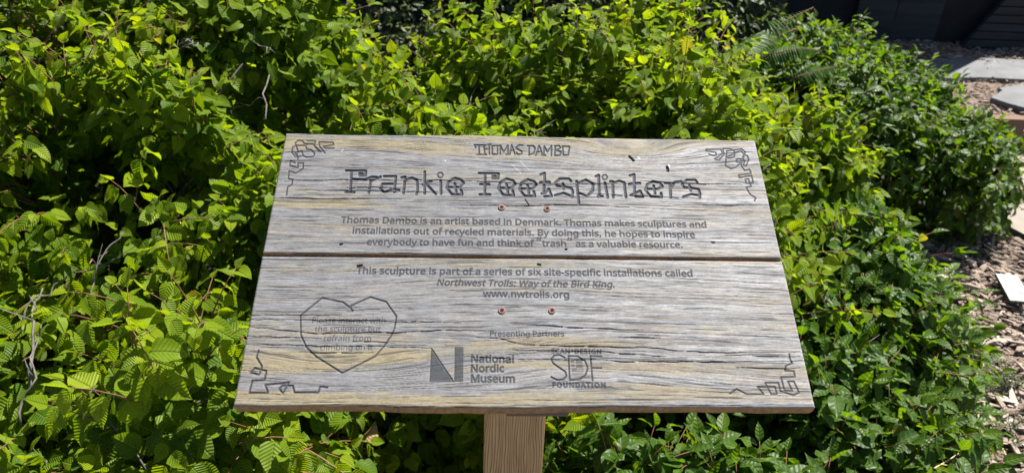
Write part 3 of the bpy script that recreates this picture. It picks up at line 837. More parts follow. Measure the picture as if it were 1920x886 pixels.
# long drying cracks, knots, scratches and bird lime
CR = [[(468, 589), (567, 591), (640, 590)], [(466, 598), (582, 600), (744, 602), (863, 604)], [(464, 611), (585, 625), (737, 623), (845, 618), (910, 620)],
      [(462, 629), (520, 632), (603, 634)], [(461, 645), (574, 648), (719, 649), (809, 652)], [(892, 632), (936, 634), (980, 645), (1007, 646), (1123, 650), (1220, 652), (1278, 658), (1357, 660), (1500, 659)],
      [(960, 607), (1007, 608), (1094, 615), (1206, 619)], [(960, 672), (1126, 674), (1177, 678), (1260, 678), (1509, 676)], [(1159, 632), (1238, 634)], [(960, 655), (1126, 659), (1238, 668)],
      [(660, 640), (740, 642)], [(870, 668), (960, 672)], [(1360, 664), (1500, 668)], [(1380, 688), (1500, 690)], [(560, 660), (700, 662)],
      [(533, 341), (640, 337), (860, 338), (1000, 345), (1180, 345)], [(505, 371), (640, 373), (760, 372)], [(880, 384), (960, 386), (1060, 383), (1180, 388)], [(1200, 340), (1320, 345), (1420, 343)], [(1300, 383), (1455, 384)],
      [(560, 356), (700, 358), (820, 360)], [(1080, 362), (1200, 368), (1310, 372)], [(640, 352), (760, 352)]]
for q in CR:
    P = np.array(q, float)
    n = max(2, int((P[-1, 0] - P[0, 0]) / 9))
    xs = np.linspace(P[0, 0], P[-1, 0], n)
    ys = np.interp(xs, P[:, 0], P[:, 1]) + 1.1 * (vn(xs * 0.05, 1.0, 31) - 0.5) * 2 + 0.8 * (vn(xs * 0.31, 2.0, 34) - 0.5)
    U, V = p2s(xs, ys)
    for k in range(n - 1):
        wdt = 0.0002 + 0.0009 * (float(vn(k * 0.9, xs[k] * 0.7, 77)) > 0.22) * float(vn(xs[k] * 0.03, ys[k] * 0.2, 32)) * math.sin(math.pi * min(1, max(0.04, (k + 0.5) / (n - 1))))
        stroke_uv(U[k:k + 2], V[k:k + 2], wdt, 0, 1.0, HOLE)
for x0, y0, x1, y1, wd in ((1180, 293, 1188, 301, 0.0026), (1251, 313, 1252, 320, 0.0034), (670, 498, 678, 497, 0.0022), (1008, 495, 1013, 496, 0.002), (1060, 467, 1062, 467, 0.002), (637, 458, 641, 457, 0.002), (1335, 454, 1339, 454, 0.0016), (984, 373, 992, 385, 0.0008)):
    stroke([(x0, y0), (x1, y1)], wd, 0, target=HOLE)
for x0, y0, x1, y1, wd in ((1254, 309, 1255, 313, 0.0022), (1197, 295, 1199, 296, 0.0026), (958, 307, 978, 325, 0.0004), (975, 302, 992, 318, 0.0004), (640, 283, 644, 280, 0.0008), (834, 300, 836, 303, 0.0008)):
    stroke([(x0, y0), (x1, y1)], wd, 0, target=WHITE)


def make_board(name, v0, v1, parent, seed):
    """one plank: carved, weathered top face as a fine relief, with edges and a back"""
    j = (GV > v0 - 0.0045) & (GV < v1 + 0.0045)
    iu = (GU >= -BW / 2 - 1e-6) & (GU <= BW / 2 + 1e-6)
    us = np.linspace(-BW / 2, BW / 2, int(iu.sum()))
    nv = int(round((v1 - v0) / RES))
    vs = np.linspace(v0, v1, nv)
    # wandering sawn edges
    et = (vn(us * 14, 0.3, seed) - 0.5) * 0.0028 + (vn(us * 45, 0.3, seed + 1) - 0.5) * 0.0012
    eb = (vn(us * 11, 7.3, seed) - 0.5) * 0.0030 + (vn(us * 45, 9.3, seed + 1) - 0.5) * 0.0012
    if name == 'upper_board': eb *= 0.25
    else: et *= 0.25
    k = (vs - v0) / (v1 - v0)
    U, V = np.meshgrid(us, vs)
    V = V + et[None] * (k[:, None] ** 6) + eb[None] * ((1 - k[:, None]) ** 6)
    # sample the carving maps
    gi = np.clip((U - GU[0]) / RES, 0, len(GU) - 1.001); gj = np.clip((V - GV[0]) / RES, 0, len(GV) - 1.001)
    a0, b0 = gi.astype(int), gj.astype(int); fa, fb = gi - a0, gj - b0

    def samp(A):
        return (A[b0, a0] * (1 - fa) + A[b0, a0 + 1] * fa) * (1 - fb) + (A[b0 + 1, a0] * (1 - fa) + A[b0 + 1, a0 + 1] * fa) * fb
    eng, dep, hole, lime = samp(ENG), samp(DEP), samp(HOLE), samp(WHITE)
    # the run of the grain
    s = V + 0.010 * (vn(U * 3.2, V * 9, seed + 2) - 0.5) + 0.0035 * (vn(U * 9, V * 30, seed + 3) - 0.5)
    eyes = [((1190, 290), 0.10, 0.022, 0.022), ((700, 270), 0.12, 0.02, -0.012)] if name == 'upper_board' else [((650, 685), 0.12, 0.022, 0.020), ((1150, 700), 0.13, 0.02, -0.014), ((930, 640), 0.08, 0.02, 0.010)]
    for (ex, ey), su, sv, am in eyes:
        eu, ev = p2s(ex, ey)
        s = s + am * np.exp(-((U - eu) / su) ** 2 - ((V - ev) / sv) ** 2)
    g1 = vn(U * 60, s / 0.0010, seed + 23)
    g2 = vn(U * 34, s / 0.0015, seed + 24)
    fib = (g1 - 0.5) * 0.5 + (g2 - 0.5) * 0.5 + (vn(U * 160, s / 0.0011, seed + 25) - 0.5) * 0.4
    ring = vn(U * 1.5, s / 0.0024, seed + 4) * 0.6 + vn(U * 2.5, s / 0.0012, seed + 5) * 0.4
    fine = vn(U * 26, s / 0.0008, seed + 6)
    hair = vn(U * 70, s / 0.00055, seed + 7)
    streak = vn(U * 11, s / 0.0017, seed + 8)
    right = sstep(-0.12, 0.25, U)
    late = sstep(0.46, 0.62, ring * 0.36 + streak * 0.26 + fine * 0.20 + g1 * 0.18)
    line = vn(U * 48, s / 0.0009, seed + 15)                      # broken hairlines
    thin = sstep(0.69, 0.78, line * 0.78 + hair * 0.22)
    fiss = sstep(0.70, 0.80, vn(U * 15, s / 0.00095, seed + 9) * 0.66 + hair * 0.22 + ring * 0.2)
    hgt = 0.00010 * fib - 0.00012 * late * (0.25 + 0.8 * right) + 0.00009 * (fine - 0.5) + 0.00007 * (hair - 0.5) - 0.00014 * thin - 0.0005 * fiss
    # wood colours; the paler right is partly sun glare put into the colour
    patch = vn(U * 3.6, s / 0.014, seed + 10) * 0.62 + vn(U * 9, s / 0.004, seed + 16) * 0.24 + vn(U * 60, V * 200, seed + 11) * 0.14
    tanm = sstep(0.44, 0.60, patch + fib * 0.16)
    edgeb = sstep(0.07, 0.0, np.minimum(v1 - V, 1) if name == 'upper_board' else V - v0)
    spots = [((680, 268), .16, .016), ((745, 318), .13, .009), ((1150, 288), .12, .013), ((600, 385), .10, .006), ((980, 262), .1, .008), ((1380, 275), .06, .012)] if name == 'upper_board' else \
        [((560, 737), .13, .013), ((640, 668), .10, .007), ((980, 640), .10, .007), ((1130, 690), .16, .006), ((960, 745), .12, .007), ((1220, 620), .10, .005), ((1200, 735), .10, .007), ((520, 690), .05, .010), ((620, 588), .08, .004)]
    hot = np.zeros_like(U)
    for (ex, ey), su, sv in spots:
        eu, ev = p2s(ex, ey)
        hot += np.exp(-((U - eu) / su) ** 2 - ((V - ev + 0.006 * (vn(U * 14, seed, 60) - 0.5)) / sv) ** 2)
    tanm = np.clip(sstep(0.30, 0.75, tanm * 0.30 + hot * 0.62 + (patch - 0.5) * 0.7 + fib * 0.30) * (1 - 0.25 * right), 0, 1)
    grey = np.array([0.126, 0.126, 0.131]); pale = np.array([0.325, 0.324, 0.330]); tan = np.array([0.192, 0.164, 0.104]); dark = np.array([0.10, 0.09, 0.085])
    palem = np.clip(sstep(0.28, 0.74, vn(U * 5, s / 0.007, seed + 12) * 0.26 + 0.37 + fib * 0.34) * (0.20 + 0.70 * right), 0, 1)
    c = grey[None, None] + (pale - grey) * palem[..., None]
    c = c + (tan - c) * (tanm * 0.9)[..., None]
    warm = sstep(0.55, 0.85, vn(U * 14, s / 0.0016, seed + 13))
    c = c * (1 + np.array([0.08, 0.0, -0.10]) * warm[..., None])
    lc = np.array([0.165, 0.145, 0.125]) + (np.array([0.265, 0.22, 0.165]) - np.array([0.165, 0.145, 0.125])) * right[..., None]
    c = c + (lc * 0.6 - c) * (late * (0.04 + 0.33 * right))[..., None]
    c = c * (1 + 0.24 * fib)[..., None]
    c = c * (1 - 0.34 * thin)[..., None]
    bright = sstep(0.68, 0.85, vn(U * 34, s / 0.0008, seed + 17))
    c = c * (1 + 0.14 * bright)[..., None]
    c = c * (0.90 + 0.20 * vn(U * 120, V / 0.0009, seed + 18))[..., None]
    c = c * (0.85 + 0.30 * vn(U * 620, V * 1000, seed + 28))[..., None]
    c = c + (dark * 0.6 - c) * (fiss * 0.62)[..., None]
    eg = np.array([0.022, 0.024, 0.029]) * (0.6 + 0.8 * fine[..., None]) * (0.75 + 0.6 * vn(U * 400, V * 400, seed + 14)[..., None])
    wall = np.clip(1 - np.abs(2 * eng - 1), 0, 1)[..., None]     # cut sides darkened in colour to imitate groove shade
    c = c + (eg * (1.35 - 0.75 * wall) - c) * np.clip(eng * 1.05, 0, 0.95)[..., None]
    c = c + (np.array([0.018, 0.015, 0.014]) - c) * (hole * 0.95)[..., None]
    c = c + (np.array([0.55, 0.55, 0.54]) - c) * (lime * 0.7)[..., None]
    hgt = hgt * (1 - 0.6 * eng) - dep - 0.0022 * hole
    # rounded, worn arrises
    du = BW / 2 - np.abs(U); dv = np.minimum(V - V[:1], V[-1:] - V)
    dd = np.minimum(du, dv)
    hgt = hgt - 0.0013 * (1 - np.clip(dd / 0.0022, 0, 1)) ** 2
    ny, nx = U.shape
    T = s2w(U, V, hgt).reshape(-1, 3)
    i = (np.arange(ny - 1)[:, None] * nx + np.arange(nx - 1)[None]).ravel()
    F = [np.stack([i, i + 1, i + nx + 1, i + nx], 1)]
    bi = np.concatenate([np.arange(nx), (np.arange(1, ny)) * nx + nx - 1, (ny - 1) * nx + np.arange(nx - 2, -1, -1), np.arange(ny - 2, 0, -1) * nx])
    Ub, Vb = U.ravel()[bi], V.ravel()[bi]
    n0 = len(T); nb = len(bi)
    allv, cols = [T], [c.reshape(-1, 3)]
    prev = bi
    fresh = np.array([0.30, 0.185, 0.09]); fresh2 = np.array([0.21, 0.15, 0.105])
    for q, (hh, ins) in enumerate([(-0.0016, 0.0), (-0.006, -0.0003), (-0.012, -0.0001), (-TH + 0.001, 0.0002), (-TH, 0.0012)]):
        wob = (vn(np.arange(nb) * 0.02, q * 3.1, seed + 20) - 0.5) * 0.0006
        f = 1 - (ins + wob) / (BW / 2)
        W = s2w(Ub * f, (Vb - (v0 + v1) / 2) * (1 - (ins + wob) / (BH / 2)) + (v0 + v1) / 2, hh)
        allv.append(W)
        st_ = vn(np.arange(nb) * 0.03, hh * 900, seed + 21)[:, None]
        cols.append((fresh + (fresh2 - fresh) * st_) * (0.7 + 0.5 * vn(np.arange(nb) * 0.2, hh * 3000, seed + 22)[:, None]))
        cur = n0 + q * nb + np.arange(nb)
        F.append(np.stack([np.roll(prev, -1), prev, cur, np.roll(cur, -1)], 1))
        prev = cur
    last = n0 + 4 * nb
    # back face: strips between the bottom and the top border
    kx = np.arange(nx - 1)
    bot = last + kx; bot2 = last + kx + 1
    ti = lambda x: last + (nx - 1) + (ny - 1) + (nx - 1 - x)
    F.append(np.stack([bot2, bot, ti(kx), ti(kx + 1)], 1))
    VV = np.concatenate(allv); CC = np.concatenate(cols)
    CC = np.concatenate([CC, np.ones((len(CC), 1))], 1)
    return mesh_obj(name, VV, np.concatenate(F), M['board'], parent, smooth=True, attrs={'wood': ('FLOAT_COLOR', CC)})


PX_, PY_ = 0.0115, 0.875
sign = thing('wooden_sign', 'weathered two-board wooden sign with carved troll name and text on a post', 'sign', (PX_, PY_, 0.0))
make_board('upper_board', GAP / 2, VTOP, sign, 100)
make_board('lower_board', -VTOP, -GAP / 2, sign, 200)
# post, cut off to the slope of the boards
hw = 0.0435
xa_, ya_ = unit([1, 0.0386, 0]), unit([-0.0386, 1, 0])
vs, fs = [], []
bev = 0.003
prof = [(-hw + bev, -hw), (hw - bev, -hw), (hw, -hw + bev), (hw, hw - bev), (hw - bev, hw), (-hw + bev, hw), (-hw, hw - bev), (-hw, -hw + bev)]
for lev in range(2):
    for a, b in prof:
        p = np.array([PX_, PY_, 0.0]) + xa_ * a + ya_ * b
        if lev == 0: p[2] = -0.06
        else: p[2] = SC[2] - ((p[:2] - SC[:2]) @ SZ[:2]) / SZ[2] - (TH + 0.0015) / SZ[2]
        vs.append(p)
for i in range(8): fs.append([i, (i + 1) % 8, 8 + (i + 1) % 8, 8 + i])
fs += [list(range(7, -1, -1)), list(range(8, 16))]
mesh_obj('post', vs, fs, M['post'], sign)
# wooden cleat between the boards and the post, its end peeping out under the front edge
mb = MB()
cu, cv = p2s(1010, 740)
mb.frame_box(s2w(np.float64(cu), np.float64(-0.075), np.float64(-TH - 0.0058)), SX, SY, SZ, 0.033, 0.1045, 0.004, 0.001)
mb.build('cleat', noisy_mat('grey_brown_cleat', [(0.3, (0.06, 0.05, 0.045)), (0.7, (0.13, 0.11, 0.10))], 40, 0.0006, stretch=(0.2, 1, 1)), sign)
# four star-drive screws
for x, y in ((940.5, 389), (1026, 391.5), (941, 582), (1035, 582)):
    u, v = p2s(x, y)
    c = s2w(u, v, np.float64(0.0002))
    mb = MB()
    r = 0.0042
    mb.lathe(c, SX, SY, SZ, [(r * 0.7, -0.003), (r, -0.0004), (r, 0.0003), (r * 0.93, 0.0008), (r * 0.62, 0.0011), (r * 0.56, 0.0008)], 26)
    s_ = mb.build('screw', M['screw'], sign, smooth=True)
    pts = []
    for k in range(12):
        rr = r * (0.56 if k % 2 == 0 else 0.40)
        a = math.pi * k / 6
        pts.append(c + SX * rr * math.cos(a) + SY * rr * math.sin(a))
    nn = 12
    vs = [p + SZ * 0.0012 for p in pts] + [p - SZ * 0.001 for p in pts]
    mesh_obj('drive_recess', vs, [list(range(nn))] + [[i + nn, (i + 1) % nn + nn, (i + 1) % nn, i] for i in range(nn)] + [list(range(2 * nn - 1, nn - 1, -1))], M['recess'], s_)

# ================================================================== PLANTS
PROF = {
    'hazel': ([0.0, 0.07, 0.2, 0.38, 0.56, 0.74, 0.89, 1.0], [0.10, 0.62, 0.95, 1.0, 0.88, 0.58, 0.21, 0.0], 0.70),
    'dogwood': ([0.0, 0.09, 0.24, 0.42, 0.6, 0.77, 0.9, 1.0], [0.06, 0.5, 0.88, 1.0, 0.86, 0.52, 0.17, 0.0], 0.50),
    'small': ([0.0, 0.12, 0.3, 0.5, 0.68, 0.84, 0.94, 1.0], [0.1, 0.5, 0.85, 1.0, 0.85, 0.55, 0.25, 0.0], 0.42),
    'strap': ([0.0, 0.12, 0.3, 0.5, 0.68, 0.84, 0.94, 1.0], [0.5, 0.8, 1.0, 0.95, 0.8, 0.55, 0.3, 0.0], 0.22),
}


def leaf_mesh(P, D, N, L, kind, curl, fold, rnd, wavy=0.04, rg=RNG):
    """many leaves at once: base P, direction D, upper side N, length L"""
    ts, ws, asp = PROF[kind]
    ts, ws = np.array(ts), np.array(ws)
    n = len(P)
    D = D / np.linalg.norm(D, axis=1)[:, None]
    N = N - (N * D).sum(1)[:, None] * D
    N = N / np.maximum(np.linalg.norm(N, axis=1), 1e-6)[:, None]
    S = np.cross(D, N)
    us = np.array([-1, -0.55, 0, 0.55, 1.0])
    k = np.maximum(np.abs(curl), 1e-3) * np.sign(curl + 1e-9)
    asp_i = asp * rg.uniform(0.85, 1.15, n)
    twist = rg.normal(0, 0.25, n)
    t = ts[None, :, None]; wv = ws[None, :, None]; u = us[None, None, :]
    K = k[:, None, None]
    along = np.sin(K * t) / K
    drop = -(1 - np.cos(K * t)) / K
    side = 0.5 * asp_i[:, None, None] * wv * u
    ruff = wavy * rg.normal(0, 1, (n, len(ts), 5)) * np.abs(u) * wv
    z = drop + np.abs(side) * fold[:, None, None] + ruff + side * twist[:, None, None] * t
    side2 = side * np.ones_like(along)
    al = along - np.abs(side) * 0.12
    Lb = L[:, None, None]
    V = P[:, None, None, :] + D[:, None, None, :] * (al * Lb)[..., None] + S[:, None, None, :] * (side2 * Lb)[..., None] + N[:, None, None, :] * (z * Lb)[..., None]
    nr = len(ts)
    A = np.stack([side2 + 0 * al, t + 0 * side2, rnd[:, None, None] + 0 * side2], -1)
    q = []
    for r in range(nr - 1):
        for c in range(4):
            q.append([r * 5 + c, r * 5 + c + 1, (r + 1) * 5 + c + 1, (r + 1) * 5 + c])
    F = (np.arange(n)[:, None, None] * (nr * 5) + np.array(q)[None]).reshape(-1, 4)
    return V.reshape(-1, 3), F, A.reshape(-1, 3)


def sign_clear(P, margin=0.05):
    """points that do not touch the sign or hide it from in front"""
    Q = P - SC
    u, v, h = Q @ SX, Q @ SY, Q @ SZ
    bad = (np.abs(u) < BW / 2 + margin) & (np.abs(v) < VTOP + margin) & (h > -0.085)
    post = (np.abs(P[:, 0] - PX_) < 0.075) & (P[:, 1] < PY_ + 0.09) & (P[:, 1] > 0.45)
    # the sight lines to the boards
    d = P - CAM
    hit = (SC - CAM) @ SZ / (d @ SZ)
    Y = CAM + d * hit[:, None] - SC
    front = (hit > 1.0) & (np.abs(Y @ SX) < BW / 2 + 0.02) & (np.abs(Y @ SY) < VTOP + 0.02)
    return ~(bad | post | front)


class Plant:
    def __init__(self, name, label, cat, base, group=None):
        self.root = thing(name, label, cat, base, group)
        self.base = np.array(base)
        self.P, self.D, self.N, self.L, self.C, self.Fo, self.R = [], [], [], [], [], [], []
        self.tw, self.br = MB(), MB()

    def leaf(self, p, d, n, l, curl, fold, r):
        self.P.append(p); self.D.append(d); self.N.append(n); self.L.append(l)
        self.C.append(curl); self.Fo.append(fold); self.R.append(r)

    def finish(self, kind, mat, twig_mat='young_twig', wavy=0.04):
        P, D, N = map(np.array, (self.P, self.D, self.N))
        L, C, Fo, Rn = map(np.array, (self.L, self.C, self.Fo, self.R))
        Dn = D / np.linalg.norm(D, axis=1)[:, None]
        ok = sign_clear(P) & sign_clear(P + Dn * L[:, None]) & (P[:, 2] > 0.015)
        P, D, N, L, C, Fo, Rn = P[ok], D[ok], N[ok], L[ok], C[ok], Fo[ok], Rn[ok]
        V, F, A = leaf_mesh(P, D, N, L, kind, C, Fo, Rn, wavy)
        mesh_obj('foliage', V, F, M[mat], self.root, smooth=True, attrs={'leaf': ('FLOAT_VECTOR', A)})
        if self.tw.v: self.tw.build('twigs', M[twig_mat], self.root, smooth=True)
        if self.br.v: self.br.build('branches', M['branch'], self.root, smooth=True)
        return len(P)


UP = np.array([0, 0, 1.0])
HOLLOW = []


def lobe_points(lobes, per_m2, rg, noise_amp=0.10):
    """points on the outside of a union of rounded lobes, with their outward normals"""
    pts, nrm = [], []
    for (cx, cy, cz, rx, ry, rz) in lobes:
        area = 2 * math.pi * ((rx * ry) ** 1.6 / 3 + (rx * rz) ** 1.6 / 3 + (ry * rz) ** 1.6 / 3) ** (1 / 1.6) * 1.25
        n = int(area * per_m2 * 1.9)
        d = rg.normal(0, 1, (n, 3)); d /= np.linalg.norm(d, axis=1)[:, None]
        d = d[d[:, 2] > -0.75]
        r = np.array([rx, ry, rz])
        p = np.array([cx, cy, cz]) + d * r
        nn = d / r; nn /= np.linalg.norm(nn, axis=1)[:, None]
        cl = vn(p[:, 0] * 5.2 + p[:, 2] * 3, p[:, 1] * 5.2 - p[:, 2] * 4, 51)
        amp = np.clip((cl - 0.58) * 2.4, -1.5, 0.8) * noise_amp + (vn(p[:, 0] * 15, p[:, 1] * 15 + p[:, 2] * 13, 52) - 0.5) * noise_amp
        p = p + nn * amp[:, None]
        ok = (p[:, 2] > 0.02) & (rg.uniform(0, 1, len(p)) < 0.28 + 1.3 * cl)
        for q in lobes:
            if q == (cx, cy, cz, rx, ry, rz): continue
            e = (p - np.array(q[:3])) / np.array(q[3:])
            ok &= (e ** 2).sum(1) > 0.72
        pts.append(p[ok]); nrm.append(nn[ok])
    return np.concatenate(pts), np.concatenate(nrm)


def grow(plant, lobes, per_m2, rg, opposite=False, size=(0.030, 0.050), droop=0.85, nleaf=(5, 8), tl=(0.09, 0.19), lighter=0.0, amp=0.13, hollows=()):
    P, Nn = lobe_points(lobes, per_m2, rg, amp)
    for p, n in zip(P, Nn):
        skip = False
        for hx, hy, hz, hr in hollows:
            dd = math.sqrt((p[0] - hx) ** 2 + (p[1] - hy) ** 2 + ((p[2] - hz) * 0.6) ** 2)
            if dd < hr and rg.random() < 0.97: skip = True
        if skip: continue
        depth = rg.exponential(0.075)
        D = unit(n * 0.75 + UP * 0.35 + rg.normal(0, 0.42, 3))
        ln = rg.uniform(*tl)
        a = p - n * (depth + ln * 0.55)
        nl = int(rg.integers(nleaf[0], nleaf[1] + 1))
        pts = [a + D * ln * t + np.array([0, 0, -0.22 * ln * t * t]) for t in (0, 0.35, 0.7, 1.0)]
        inner = depth > 0.07
        if not inner: plant.tw.tube(pts, [0.0016, 0.0013, 0.001, 0.0006], 3)
        S = unit(np.cross(D, UP) + 1e-6)
        for k in range(nl):
            t = 0.2 + 0.8 * (k + 0.5) / nl
            q = a + D * ln * t + np.array([0, 0, -0.22 * ln * t * t])
            sides = (1, -1) if opposite else ((1 if k % 2 else -1),)
            l = rg.uniform(*size) * (1.0 if k < nl - 1 else 0.72) * (1.0 if rg.random() < 0.8 else rg.uniform(0.6, 1.15))
            for sg in sides:
                if rg.random() < 0.06: continue
                ax = rg.normal(0, 0.28, 3)
                d = unit(D * 0.5 + S * sg * rg.uniform(0.35, 0.9) - UP * droop * rg.uniform(0.3, 1.5) + ax)
                nm = unit(UP * 0.62 + n * 0.62 + rg.normal(0, 0.33, 3))
                r = float(np.clip(rg.beta(2.2, 2.2) * 0.85 + lighter + (0.10 if k == nl - 1 else 0), 0, 0.97))
                if rg.random() < 0.012: r = 0.99
                plant.leaf(q + d * 0.006, d, nm, l, rg.normal(0.55, 0.35), rg.uniform(0.1, 0.5), r)
        # terminal leaf
        plant.leaf(pts[-1], unit(D - UP * droop * 0.5), unit(UP + n * 0.4 + rg.normal(0, 0.3, 3)), rg.uniform(*size) * 0.7, rg.normal(0.4, 0.3), 0.3, float(np.clip(rg.uniform(0.3, 0.95) + lighter, 0, 0.97)))


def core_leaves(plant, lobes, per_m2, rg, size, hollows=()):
    """leaves deep inside a shrub, toned from the darker half"""
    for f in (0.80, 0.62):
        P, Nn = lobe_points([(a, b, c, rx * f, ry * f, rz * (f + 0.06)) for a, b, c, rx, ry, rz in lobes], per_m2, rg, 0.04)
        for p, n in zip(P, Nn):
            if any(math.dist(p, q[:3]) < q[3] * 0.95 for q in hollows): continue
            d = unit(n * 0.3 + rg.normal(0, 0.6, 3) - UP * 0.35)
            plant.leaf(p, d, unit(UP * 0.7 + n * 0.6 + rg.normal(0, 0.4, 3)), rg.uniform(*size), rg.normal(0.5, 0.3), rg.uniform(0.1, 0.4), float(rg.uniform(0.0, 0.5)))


def frame_branches(plant, lobes, n, rg, r0=0.007):
    for _ in range(n):
        cx, cy, cz, rx, ry, rz = lobes[int(rg.integers(len(lobes)))]
        d = rg.normal(0, 1, 3); d[2] = abs(d[2]) * 0.9 + 0.2; d = unit(d)
        end = np.array([cx, cy, cz]) + d * np.array([rx, ry, rz]) * rg.uniform(0.78, 0.97)
        st_ = np.array([plant.base[0] + rg.normal(0, 0.05), plant.base[1] + rg.normal(0, 0.05), 0.0])
        pts = []
        for t in np.linspace(0, 1, 8):
            q = st_ * (1 - t) + end * t
            q[2] = end[2] * (t ** 0.7) + 0.05 * math.sin(t * 3.1)
            q += rg.normal(0, 0.012, 3) * (0 < t < 1)
            pts.append(q)
        if not sign_clear(np.array(pts), 0.03).all(): continue
        plant.br.tube(pts, [r0 * (1 - 0.72 * t) for t in np.linspace(0, 1, 8)], 6)
        for _k in range(2):
            i = int(rg.integers(4, 7))
            s = pts[i]; e = s + rg.normal(0, 0.08, 3) + UP * 0.05
            m = (s + e) / 2 + rg.normal(0, 0.008, 3)
            if sign_clear(np.array([s, m, e]), 0.03).all():
                plant.br.tube([s, m, e], [r0 * 0.4, r0 * 0.3, r0 * 0.15], 5)


def seen_branch(plant, px, z, r, zs=None):
    pts = [ground(x, y, z - 0.035) for x, y in px]
    tt = np.linspace(0, 1, 4 * len(pts)); P = np.array(pts)
    C = np.stack([np.interp(tt, np.linspace(0, 1, len(pts)), P[:, i]) for i in range(3)], 1)
    rb = np.random.default_rng(int(px[0][0] * 7 + px[0][1]))
    C[1:-1] += rb.normal(0, 0.006, C[1:-1].shape); C[:, 2] -= 0.09 * (1 - tt) ** 2
    C[1:-1] = (C[:-2] + 4 * C[1:-1] + C[2:]) / 6
    pts = list(C); r = r * 0.52
    for i in rb.integers(2, len(pts) - 1, 3):
        e = pts[i] + unit(C[min(i + 2, len(C) - 1)] - C[i - 1]) * rb.uniform(0.03, 0.07) + rb.normal(0, 0.022, 3)
        m = (pts[i] + e) / 2 + rb.normal(0, 0.004, 3)
        if sign_clear(np.array([m, e]), 0.01).all(): plant.br.tube([pts[i], m, e], [r * 0.5, r * 0.4, r * 0.2], 5)
    if sign_clear(np.array(pts), 0.01).all():
        plant.br.tube(pts, [r * (1 - 0.6 * i / (len(pts) - 1)) for i in range(len(pts))], 6)


GH = 'yellow-green pleated-leaf shrubs behind and left of the sign'
# hollows: dark gaps between the mounds, by the photo pixel and canopy height they sit at
def hol(px, py, z, r): 
    g = ground(px, py, z)
    return (g[0], g[1], g[2], r)


HZ = [(-0.84, 1.44, 0.97, 0.18), (-0.95, 1.48, 0.93, 0.15), (-0.72, 1.46, 0.95, 0.14), (-0.54, 0.95, 0.86, 0.07), (-0.41, 0.78, 0.9, 0.08), (-0.33, 0.62, 0.72, 0.10),
      (-0.54, 1.84, 0.92, 0.09), (-0.32, 1.06, 0.57, 0.10), (-1.03, 1.43, 0.9, 0.07), (-0.48, 1.12, 0.84, 0.06), (-1.1, 1.72, 1.14, 0.14), (0.32, 1.68, 0.92, 0.12), (0.42, 1.72, 0.86, 0.12), (-0.30, 2.05, 1.12, 0.13)]
rg = np.random.default_rng(5)
h = Plant('deciduous_shrub', 'yellow-green pleated-leaf shrub nearest the viewer, left of the sign boards', 'shrub', (-0.75, 0.85, 0), GH)
lob = [(-0.85, 0.72, 0.40, 0.50, 0.42, 0.40), (-0.50, 0.98, 0.50, 0.34, 0.30, 0.44), (-0.50, 0.60, 0.30, 0.34, 0.30, 0.36), (-1.1, 1.08, 0.45, 0.42, 0.36, 0.46), (-0.24, 0.84, 0.22, 0.27, 0.26, 0.40)]
grow(h, lob, 390, rg, hollows=HZ, lighter=0.06)
frame_branches(h, lob, 9, rg, 0.006)
for px, z, r in (([(0, 560), (60, 530), (130, 505), (210, 490)], 0.86, 0.004), ([(140, 505), (185, 465), (228, 425)], 0.92, 0.003), ([(30, 640), (45, 580), (80, 540)], 0.86, 0.006), ([(330, 680), (420, 630), (470, 600)], 0.8, 0.002), ([(10, 720), (60, 680), (80, 600)], 0.82, 0.005)):
    seen_branch(h, px, z, r)
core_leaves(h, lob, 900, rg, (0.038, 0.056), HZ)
h.finish('hazel', 'hazel_leaf')
# dry curled leaves caught under the sign
_DP = np.array([ground(683, 815, 0.62), ground(870, 822, 0.62), ground(850, 835, 0.6), ground(655, 850, 0.6), ground(760, 850, 0.6)])
_DD = np.array([[0.6, 0.3, 0.3], [0.9, -0.1, -0.3], [0.1, -0.2, -0.9], [0.5, 0.2, 0.5], [-0.1, 0, -1.0]])
for k in (0, 3):
    V, F, A = leaf_mesh(_DP[k:k + 1], _DD[k:k + 1], np.array([[0, -1, 0.3]]) + RNG.normal(0, 0.3, (1, 3)), np.array([0.043]), 'hazel', np.array([(1.6, 1.2, 2.0, 1.5, 1.4)[k]]), np.array([1.8]), np.array([(0.9, 0.95, 0.5, 0.4, 0.3)[k]]))
    mesh_obj('dead_leaf', V, F, M['dead_leaf'], h.root, smooth=True, attrs={'leaf': ('FLOAT_VECTOR', A)})

rg = np.random.default_rng(6)
h = Plant('deciduous_shrub', 'yellow-green pleated-leaf shrub filling the upper left corner of the planting', 'shrub', (-1.1, 1.7, 0), GH)
lob = [(-1.45, 1.75, 0.62, 0.60, 0.52, 0.62), (-0.85, 1.60, 0.62, 0.44, 0.40, 0.56), (-0.70, 2.10, 0.70, 0.50, 0.45, 0.62), (-1.7, 1.25, 0.5, 0.5, 0.4, 0.52), (-0.45, 1.42, 0.55, 0.34, 0.30, 0.50), (-1.15, 2.3, 0.76, 0.6, 0.45, 0.66)]
grow(h, lob, 330, rg, hollows=HZ, lighter=0.03)
frame_branches(h, lob, 12, rg, 0.006)
for px, z, r in (([(488, 150), (500, 90), (512, 40), (520, 0)], 1.12, 0.004), ([(310, 50), (345, 60), (375, 95)], 1.14, 0.006), ([(300, 58), (345, 66), (372, 88)], 1.16, 0.004), ([(455, 10), (470, 60), (500, 100)], 1.15, 0.006), ([(405, 160), (440, 170), (470, 190), (500, 188)], 1.05, 0.002), ([(168, 80), (205, 82)], 1.12, 0.003)):
    seen_branch(h, px, z, r)
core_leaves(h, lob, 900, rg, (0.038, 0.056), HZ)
h.finish('hazel', 'hazel_leaf')

